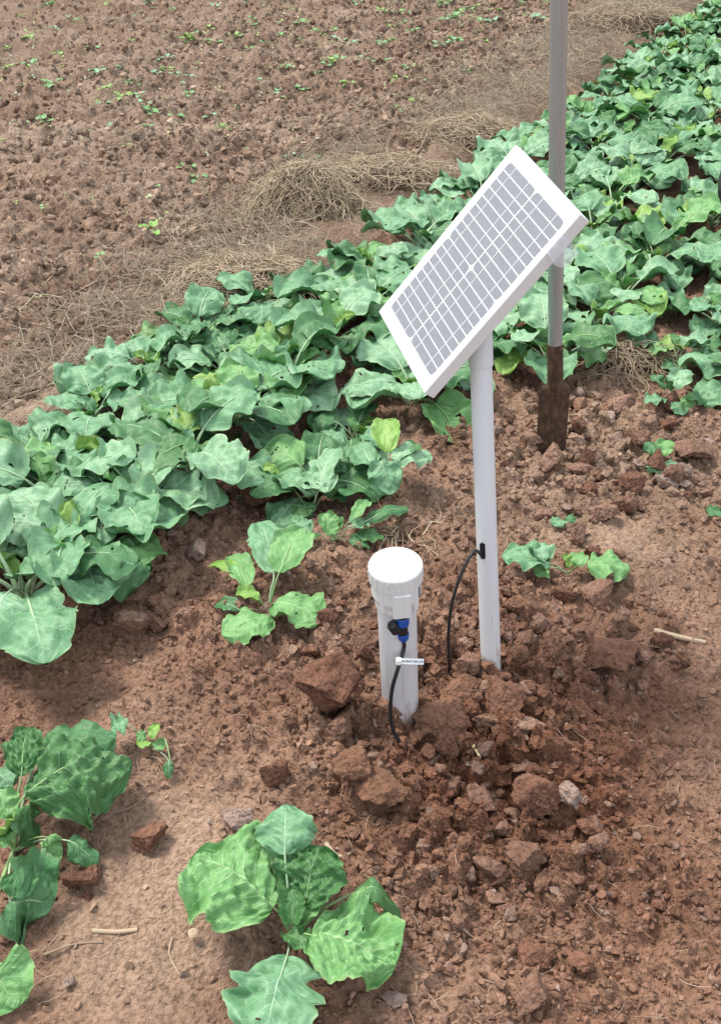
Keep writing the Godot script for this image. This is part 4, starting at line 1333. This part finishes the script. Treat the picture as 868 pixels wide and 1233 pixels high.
	for z in zones:
		for i in z[3]:
			var a := rng.randf() * TAU
			var d: float = z[2] * sqrt(rng.randf())
			var at := Vector2(z[0] + d * cos(a) * 1.25, z[1] + d * sin(a))
			var s: float = lerpf(z[4], z[5], pow(rng.randf(), 2.0))
			var tone: int = [0, 0, 1, 2, 2, 3, 5][rng.randi() % 7] if not z[7] else [0, 2, 2, 4, 1][rng.randi() % 5]
			var big := "tiny" if s < lerpf(z[4], z[5], 0.08) else "small" if s < lerpf(z[4], z[5], 0.4) else "larger"
			var side := ("far" if at.y < z[1] else "near") + (" left" if at.x < z[0] else " right")
			clod(at, Vector3(s * rng.randf_range(0.9, 1.3), s * rng.randf_range(0.6, 0.95), s * rng.randf_range(0.8, 1.1)), rng.randf() * TAU, tone, "%s %s clod in the %s part of %s" % [big, ["brown", "dark-brown", "tan", "rust-brown", "pale", "blackish"][tone], side, z[6]], "small clods of dug soil", rng.randf_range(0.1, 0.3))

func build_crumbs() -> void:
	var shapes := [chip(lump(1, 90, 7, 0.2)), chip(lump(1, 91, 8, 0.2)), chip(lump(1, 92, 9, 0.2))]
	for k in 3:
		var where := []
		var cols := []
		for i in 9500:
			var z := -0.72 - 2.5 * pow(rng.randf(), 1.4)
			var half := (-z * 0.82 + 0.78) * 0.36
			var x := rng.randf_range(-half, half)
			var q := 0.883 * x + 0.469 * z
			if q < -1.8 or rng.randf() > roughness_at(x, z) * 0.95 + 0.04:
				continue
			var s := 0.0014 + 0.0055 * pow(rng.randf(), 3.5)
			var b := Basis.from_euler(Vector3(rng.randf() * TAU, rng.randf() * TAU, rng.randf() * TAU)) * Basis.from_scale(Vector3(s * 1.2, s * rng.randf_range(0.5, 0.9), s * rng.randf_range(0.7, 1.3)))
			where.append(Transform3D(b, on_ground(x, z, s * 0.35)))
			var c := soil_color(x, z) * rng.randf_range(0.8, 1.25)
			if rng.randf() < 0.06:
				c = c.lerp(Color(0.5, 0.4, 0.34), 0.6)
			cols.append(Color(c.r, c.g, c.b, 1))
		scatter("soil_crumbs", shapes[k], mats.crumb, where, cols, "loose reddish soil crumbs strewn over the dug ground", "crumbs")

	# the clods too many to pick apart, in the dug heap and the rough strips
	for k in 4:
		var where := []
		var cols := []
		for i in 6500:
			var z := -0.76 - 2.4 * pow(rng.randf(), 1.2)
			var half := (-z * 0.82 + 0.78) * 0.36
			var x := rng.randf_range(-half, half)
			var q := 0.883 * x + 0.469 * z
			var rough := roughness_at(x, z)
			if q < -1.75 or rng.randf() > (rough - 0.26) * 0.9:
				continue
			var s := 0.003 + 0.014 * rough * pow(rng.randf(), 2.6) * (0.75 + 0.6 * clampf(-1.3 - z, 0.0, 1.0))
			var b := Basis.from_euler(Vector3(rng.randf() * TAU, rng.randf() * TAU, rng.randf() * TAU)) * Basis.from_scale(Vector3(s * 1.15, s * rng.randf_range(0.6, 0.95), s))
			where.append(Transform3D(b, on_ground(x, z, s * 0.22)))
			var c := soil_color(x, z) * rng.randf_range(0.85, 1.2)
			if rng.randf() < 0.12:
				c = c.lerp(Color(0.5, 0.37, 0.3), 0.5)
			cols.append(Color(c.r, c.g, c.b, 1))
		scatter("loose_clods", clod_pool[k], mats.loose, where, cols, "loose angular clods piled over the dug reddish soil", "clods")

func build_dry_grass() -> void:
	grass_tuft(on_ground(-0.192, -3.755), "large mound of matted dry grass beside the fallow field", 0.440, 0.185, 1600)
	grass_tuft(on_ground(-0.332, -3.073), "flattened sheaf of dry grass next to the leafy bed's edge", 0.500, 0.060, 700)
	grass_tuft(on_ground(0.447, -4.582), "dry grass tuft at the border behind the solar panel", 0.500, 0.080, 600)
	grass_tuft(on_ground(1.557, -6.777), "farthest dry grass clump beside the rows at the top", 0.900, 0.120, 700)
	grass_tuft(on_ground(0.111, -4.058), "flattened dry grass patch left of the solar panel", 0.500, 0.060, 600)
	grass_tuft(on_ground(-0.431, -2.851), "thin dry grass clump where the bed meets the field", 0.350, 0.050, 300)
	grass_tuft(on_ground(0.699, -2.605), "clump of dead brown roots on the soil right of the spade", 0.240, 0.060, 380, "dead_root_clump", "dead roots", 0.8)
	grass_tuft(on_ground(0.079, -1.847), "sparse dry grass behind the cap of the white pipe", 0.120, 0.008, 34, "dry_grass_tuft", "dry grass", 1.0)
	grass_tuft(on_ground(-0.259, -3.082), "dark dead stalks lying along the edge of the leafy bed", 0.400, 0.030, 200, "dead_stalks", "dead stalks", 0.35)
	var kinds := [strand(5, 0.25), strand(6, 0.45), strand(7, 0.15)]
	var straw_colors := [Color(0.46, 0.37, 0.26), Color(0.36, 0.28, 0.19), Color(0.54, 0.45, 0.33), Color(0.26, 0.19, 0.13), Color(0.40, 0.33, 0.25)]
	for k in 3:
		var where := []
		var cols := []
		for i in 12500:
			var s := rng.randf_range(1.2, 9.4)
			var q := -1.90 + lerpf(0.10, 0.19, clampf((s - 1.9) / 0.9, 0.0, 1.0)) * rng.randfn() - 0.1 * clampf((2.6 - s) / 0.8, 0.0, 1.0)
			q += 0.08 * wave_noise.get_noise_2d(s * 1.7, 4.0)
			if s < 2.2 and rng.randf() < 0.55:
				continue
			if q > -1.52:
				continue
			if wave_noise.get_noise_2d(s * 1.1, q * 1.5 + 7.0) < -0.45 + 0.3 * rng.randf():
				continue
			var at := P * q + D * s
			var l := rng.randf_range(0.03, 0.13)
			var b := Basis(Vector3.UP, rng.randf() * TAU) * Basis(Vector3.BACK, rng.randfn() * 0.28) * Basis(Vector3.RIGHT, rng.randf() * TAU) * Basis.from_scale(Vector3(l, 0.02 + l * rng.randf_range(0.3, 1.1), 0.02 + l * 0.5))
			where.append(Transform3D(b, on_ground(at.x, at.y, 0.004 + rng.randf() * 0.03)))
			var c: Color = straw_colors[rng.randi() % 5] * rng.randf_range(0.6, 1.05)
			cols.append(Color(c.r, c.g, c.b, 1))
		scatter("dry_grass", kinds[k], mats.straw, where, cols, "dry straw-coloured grass lying along the edge of the crop rows", "dry grass")

func grass_tuft(at: Vector3, label: String, wide: float, tall: float, count: int, called := "dry_grass_tuft", category := "dry grass", dark := 1.0) -> void:
	var st := SurfaceTool.new()
	st.begin(Mesh.PRIMITIVE_TRIANGLES)
	var r := RandomNumberGenerator.new()
	r.seed = int(at.x * 1000.0) + 7
	for i in count:
		var a := r.randf() * TAU
		var d := sqrt(r.randf()) * wide * 0.5
		var p := Vector3(cos(a) * d, 0.0, sin(a) * d * 0.7)
		var w0 := r.randf() * TAU
		var dir := Vector3(cos(w0), r.randf_range(-0.1, 0.4), sin(w0)).normalized()
		# matted strands that follow the heap's rounded top
		var pts := PackedVector3Array()
		var step := r.randf_range(0.05, 0.17) / 7.0
		var over := absf(r.randfn()) * 0.012
		var stray := r.randf() < 0.35
		p.y = tall * maxf(0.0, 1.0 - 4.0 * (p.x * p.x + p.z * p.z * 2.0) / (wide * wide))
		for k in 8:
			pts.append(p)
			p += dir * step
			var dome := tall * maxf(0.0, 1.0 - 4.0 * (p.x * p.x + p.z * p.z * 2.0) / (wide * wide)) * (0.8 + 0.2 * leaf_noise.get_noise_2d(p.x * 120.0, p.z * 120.0)) + over
			p.y = lerpf(p.y, dome, 0.15 if stray else 0.6)
			dir = (dir + Vector3(r.randfn(), r.randfn() * 0.6 - 0.15, r.randfn()) * 0.34).normalized()
		var rad := r.randf_range(0.0009, 0.002)
		var m := tube(pts, evenly(8, rad, rad * 0.4), 4, false)
		var c := [Color(0.42, 0.33, 0.22), Color(0.50, 0.41, 0.29), Color(0.33, 0.25, 0.165), Color(0.25, 0.185, 0.12)][r.randi() % 4] as Color
		c = c * dark
		var arr := m.surface_get_arrays(0)
		var col := PackedColorArray()
		col.resize(arr[Mesh.ARRAY_VERTEX].size())
		col.fill(Color(c.r, c.g, c.b, 1))
		arr[Mesh.ARRAY_COLOR] = col
		var m2 := ArrayMesh.new()
		m2.add_surface_from_arrays(Mesh.PRIMITIVE_TRIANGLES, arr)
		st.append_from(m2, 0, Transform3D())
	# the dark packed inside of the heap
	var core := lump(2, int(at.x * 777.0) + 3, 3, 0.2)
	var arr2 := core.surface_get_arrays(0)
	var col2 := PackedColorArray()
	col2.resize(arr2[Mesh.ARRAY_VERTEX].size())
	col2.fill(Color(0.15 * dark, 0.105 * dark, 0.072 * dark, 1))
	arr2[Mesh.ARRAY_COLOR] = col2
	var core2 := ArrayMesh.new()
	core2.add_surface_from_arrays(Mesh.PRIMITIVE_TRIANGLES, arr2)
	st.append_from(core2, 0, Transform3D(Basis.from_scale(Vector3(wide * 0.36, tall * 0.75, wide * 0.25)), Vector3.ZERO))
	var o := single(called, st.commit(), mats.straw, label, category)
	o.position = at

func build_fallow() -> void:
	# loose clods of the fallow field, too small to pick apart
	var shapes := [chip(lump(1, 60, 8, 0.2)), chip(lump(1, 61, 9, 0.2)), chip(lump(1, 62, 10, 0.2))]
	for k in 3:
		var where := []
		var cols := []
		for i in 10500:
			var s := 1.0 + 9.0 * pow(rng.randf(), 0.8)
			var q := -1.85 - 4.3 * rng.randf() * rng.randf()
			var at := P * q + D * s
			var flat := -at.y * 0.8192 + 0.774
			if absf(at.x) > flat * 0.34 + 0.15:
				continue
			var d := 0.005 + 0.014 * pow(rng.randf(), 3.0)
			var b := Basis.from_euler(Vector3(rng.randf() * TAU, rng.randf() * TAU, rng.randf() * TAU)) * Basis.from_scale(Vector3(d, d * rng.randf_range(0.6, 1.0), d * rng.randf_range(0.7, 1.3)))
			where.append(Transform3D(b, on_ground(at.x, at.y, d * 0.3)))
			var c := soil_color(at.x, at.y) * rng.randf_range(0.55, 1.4)
			cols.append(Color(c.r, c.g, c.b, 1))
		scatter("field_clods", shapes[k], mats.crumb, where, cols, "small brown clods covering the ploughed fallow field", "clods")
	# straw and stubble bits strewn over the field
	var bits := strand(15, 0.3)
	var spots := []
	var tints := []
	for i in 5200:
		var at := P * (-2.0 - 4.2 * rng.randf()) + D * rng.randf_range(1.2, 10.0)
		var l := rng.randf_range(0.01, 0.06)
		var b := Basis(Vector3.UP, rng.randf() * TAU) * Basis(Vector3.BACK, rng.randfn() * 0.25) * Basis.from_scale(Vector3(l, l * 0.6, l * 0.6 + 0.02))
		spots.append(Transform3D(b, on_ground(at.x, at.y, 0.012)))
		var c := Color(0.44, 0.36, 0.27) * rng.randf_range(0.6, 1.3)
		tints.append(Color(c.r, c.g, c.b, 1))
	scatter("straw_bits", bits, mats.straw, spots, tints, "short bits of straw strewn over the fallow field", "straw")
	# seedlings, a few leaves each
	var young := []
	for k in 6:
		var st := SurfaceTool.new()
		st.begin(Mesh.PRIMITIVE_TRIANGLES)
		for i in 3 + k % 3:
			var pts := arch(rng.randf_range(25, 65), rng.randf_range(-40, 10), 1.0, rng.randf_range(-0.2, 0.2))
			var m := leaf_mesh(pts, {"pl": 0.3, "width": rng.randf_range(0.24, 0.34), "nu": 7, "nv": 9, "seed": k * 7 + i, "cup": 0.2})
			var tr := Transform3D(Basis(Vector3.UP, i * 2.3 + rng.randf()) * Basis.from_scale(Vector3.ONE * rng.randf_range(0.6, 1.0)), Vector3.ZERO)
			st.append_from(m[0], 0, tr)
		young.append(st.commit())
	var count := 0
	var tries := 0
	while count < 290 and tries < 4000:
		tries += 1
		var s := 1.2 + 9.5 * sqrt(rng.randf())
		var at := P * (-2.2 - 4.4 * rng.randf()) + D * s
		var flat := -at.y * 0.8192 + 0.774
		if absf(at.x) > flat * 0.325 or at.y < -8.2:
			continue
		if wave_noise.get_noise_2d(at.x * 0.8, at.y * 0.8) < -0.45:
			continue
		count += 1
		var roll := rng.randf()
		var look := "fresh" if roll < 0.40 else "bloom_pale" if roll < 0.72 else "young"
		var colour: String = {"fresh": "green", "bloom_pale": "pale bluish", "young": "yellowish"}[look]
		var o := single("seedling", young[rng.randi() % 6], mats[look], "tiny %s seedling sprouting in the %s of the brown fallow field" % [colour, ("far" if s > 6.8 else "middle" if s > 4.6 else "near") + (" left part" if at.x < -0.09 * s - 0.3 else " right part")], "seedling", "%s seedlings in the fallow field" % colour)
		o.transform = Transform3D(Basis(Vector3.UP, rng.randf() * TAU) * Basis.from_scale(Vector3.ONE * rng.randf_range(0.025, 0.075)), on_ground(at.x, at.y, 0.002))
	# sprouts too small and too many to pick apart
	var sprouts := []
	var tone := []
	for i in 2200:
		var at := P * (-2.05 - 4.6 * rng.randf()) + D * (1.2 + 9.5 * sqrt(rng.randf()))
		sprouts.append(Transform3D(Basis(Vector3.UP, rng.randf() * TAU) * Basis.from_scale(Vector3.ONE * rng.randf_range(0.014, 0.038)), on_ground(at.x, at.y, 0.003)))
		var c: Color = [Color(0.30, 0.38, 0.12), Color(0.2, 0.33, 0.14), Color(0.42, 0.42, 0.2), Color(0.35, 0.42, 0.28)][rng.randi() % 4]
		tone.append(c)
	var weed := flat_mat(Color.WHITE, 0.6)
	weed.vertex_color_use_as_albedo = true
	scatter("sprouts", young[0], weed, sprouts, tone, "specks of yellow-green sprouts dotted over the fallow field", "sprouts")

func build_litter() -> void:
	single("dry_stick", tube(smooth_curve([on_ground(-0.3705, -0.9111, 0.003), on_ground(-0.3378, -0.9119, 0.003), on_ground(-0.3075, -0.9121, 0.003)], 12), evenly(12, 0.0035, 0.0028), 7), mats.husk, "short dry stick lying across the pale bare path", "stick")
	single("dry_stalk", tube(smooth_curve([on_ground(-0.4335, -0.8817, 0.001), on_ground(-0.4238, -0.9094, 0.001), on_ground(-0.4131, -0.9349, 0.001)], 12), evenly(12, 0.0016, 0.0010), 7), mats.twig, "thin bent stalk on the path left of the short stick", "stalk")
	single("dry_stalk", tube(smooth_curve([on_ground(-0.4288, -0.8765, 0.002), on_ground(-0.3922, -0.8923, 0.002), on_ground(-0.3519, -0.8940, 0.002)], 12), evenly(12, 0.0022, 0.0010), 7), mats.twig, "thin dark stalk crossing the path toward the short stick", "stalk")
	single("dry_stalk", tube(smooth_curve([on_ground(-0.4019, -1.1137, 0.002), on_ground(-0.3613, -1.1170, 0.002), on_ground(-0.3308, -1.1345, 0.002)], 12), evenly(12, 0.0020, 0.0010), 7), mats.twig, "long pale root on soil right of the big drooping leaf", "stalk")
	single("dry_stick", tube(smooth_curve([on_ground(0.5331, -1.5122, 0.005), on_ground(0.5744, -1.4992, 0.005), on_ground(0.6223, -1.4905, 0.005)], 12), evenly(12, 0.0060, 0.0040), 7), mats.husk, "pale split stick lying right of the white post", "stick")
	single("dry_husk", tube(smooth_curve([on_ground(-0.0515, -1.0460, 0.003), on_ground(-0.0316, -1.0267, 0.003), on_ground(-0.0074, -1.0418, 0.003)], 12), evenly(12, 0.0040, 0.0020), 7), mats.husk, "curled dry leaf sheath lying left of the split clods", "husk")
	single("dry_husk", tube(smooth_curve([on_ground(0.1788, -1.2039, 0.018), on_ground(0.1830, -1.1880, 0.015), on_ground(0.1865, -1.1762, 0.007)], 12), evenly(12, 0.0040, 0.0015), 7), mats.straw_husk, "small yellow husk on the slope below the white post", "husk")
	single("dry_stalk", tube(smooth_curve([on_ground(-0.2571, -0.8981, 0.001), on_ground(-0.2583, -0.8738, 0.001), on_ground(-0.2410, -0.8450, 0.001)], 12), evenly(12, 0.0012, 0.0008), 7), mats.husk, "thin curved root hair on the path near the front plant", "stalk")
	single("green_blade", tube(smooth_curve([on_ground(0.1801, -1.3924, 0.001), on_ground(0.1904, -1.3894, 0.016), on_ground(0.2074, -1.3913, 0.021)], 12), evenly(12, 0.0016, 0.0008), 7), mats.stalk_green, "yellow-green grass blade between the black cable and the post", "grass blade")
	single("dry_stalk", tube(smooth_curve([on_ground(0.1388, -0.9085, 0.001), on_ground(0.1618, -0.9088, 0.001), on_ground(0.1846, -0.9065, 0.001)], 12), evenly(12, 0.0016, 0.0010), 7), mats.husk, "pale straw lying below the heap of loose soil", "stalk")
	single("dry_stalk", tube(smooth_curve([on_ground(0.1391, -0.8374, 0.002), on_ground(0.1718, -0.8329, 0.002), on_ground(0.1981, -0.8213, 0.002)], 12), evenly(12, 0.0020, 0.0010), 7), mats.twig, "bent root across the soil near the bottom edge", "stalk")
	single("dry_stalk", tube(smooth_curve([on_ground(-0.3353, -1.2391, 0.011), on_ground(-0.3133, -1.2310, 0.031), on_ground(-0.2995, -1.1941, 0.011)], 12), evenly(12, 0.0016, 0.0010), 7), mats.stalk_green, "drooping stem of the thin weed beside the left plant", "stem")
	single("pipe_end", tube(smooth_curve([Vector3(1.2842, 0.0000, -3.7439), Vector3(1.2225, 0.1000, -3.6089), Vector3(1.2193, 0.1600, -3.6393), Vector3(1.2393, 0.2000, -3.6795)], 16), evenly(16, 0.03, 0.022), 18), mats.black, "black rounded pipe end standing among leaves at the right edge", "pipe")
	var shell := single("snail_shell", lathe([Vector2(0, 0), Vector2(0.006, 0), Vector2(0.0075, 0.002), Vector2(0.005, 0.004), Vector2(0.002, 0.0045), Vector2(0, 0.003)], 20), mats.husk, "tiny white disc like a shell beside the front plant's large leaf", "shell")
	shell.position = Vector3(-0.2270, 0.0240, -0.8944)

	# fine dead roots on the bare soil
	var kinds := [strand(35, 0.5), strand(36, 0.3)]
	for k in 2:
		var where := []
		var cols := []
		for i in 330:
			var z := -0.75 - 1.9 * pow(rng.randf(), 1.3)
			var half := (-z * 0.82 + 0.78) * 0.34
			var x := rng.randf_range(-half, half)
			if 0.883 * x + 0.469 * z < -1.0:
				continue
			var l := rng.randf_range(0.012, 0.055)
			var b := Basis(Vector3.UP, rng.randf() * TAU) * Basis(Vector3.BACK, rng.randfn() * 0.15) * Basis.from_scale(Vector3(l, l * 0.5, l * 0.9))
			where.append(Transform3D(b, on_ground(x, z, 0.004)))
			var c := Color(0.42, 0.31, 0.22) * rng.randf_range(0.6, 1.2)
			cols.append(Color(c.r, c.g, c.b, 1))
		scatter("root_fibres", kinds[k], mats.straw, where, cols, "fine pale dead roots lying on the bare reddish soil", "root fibres")
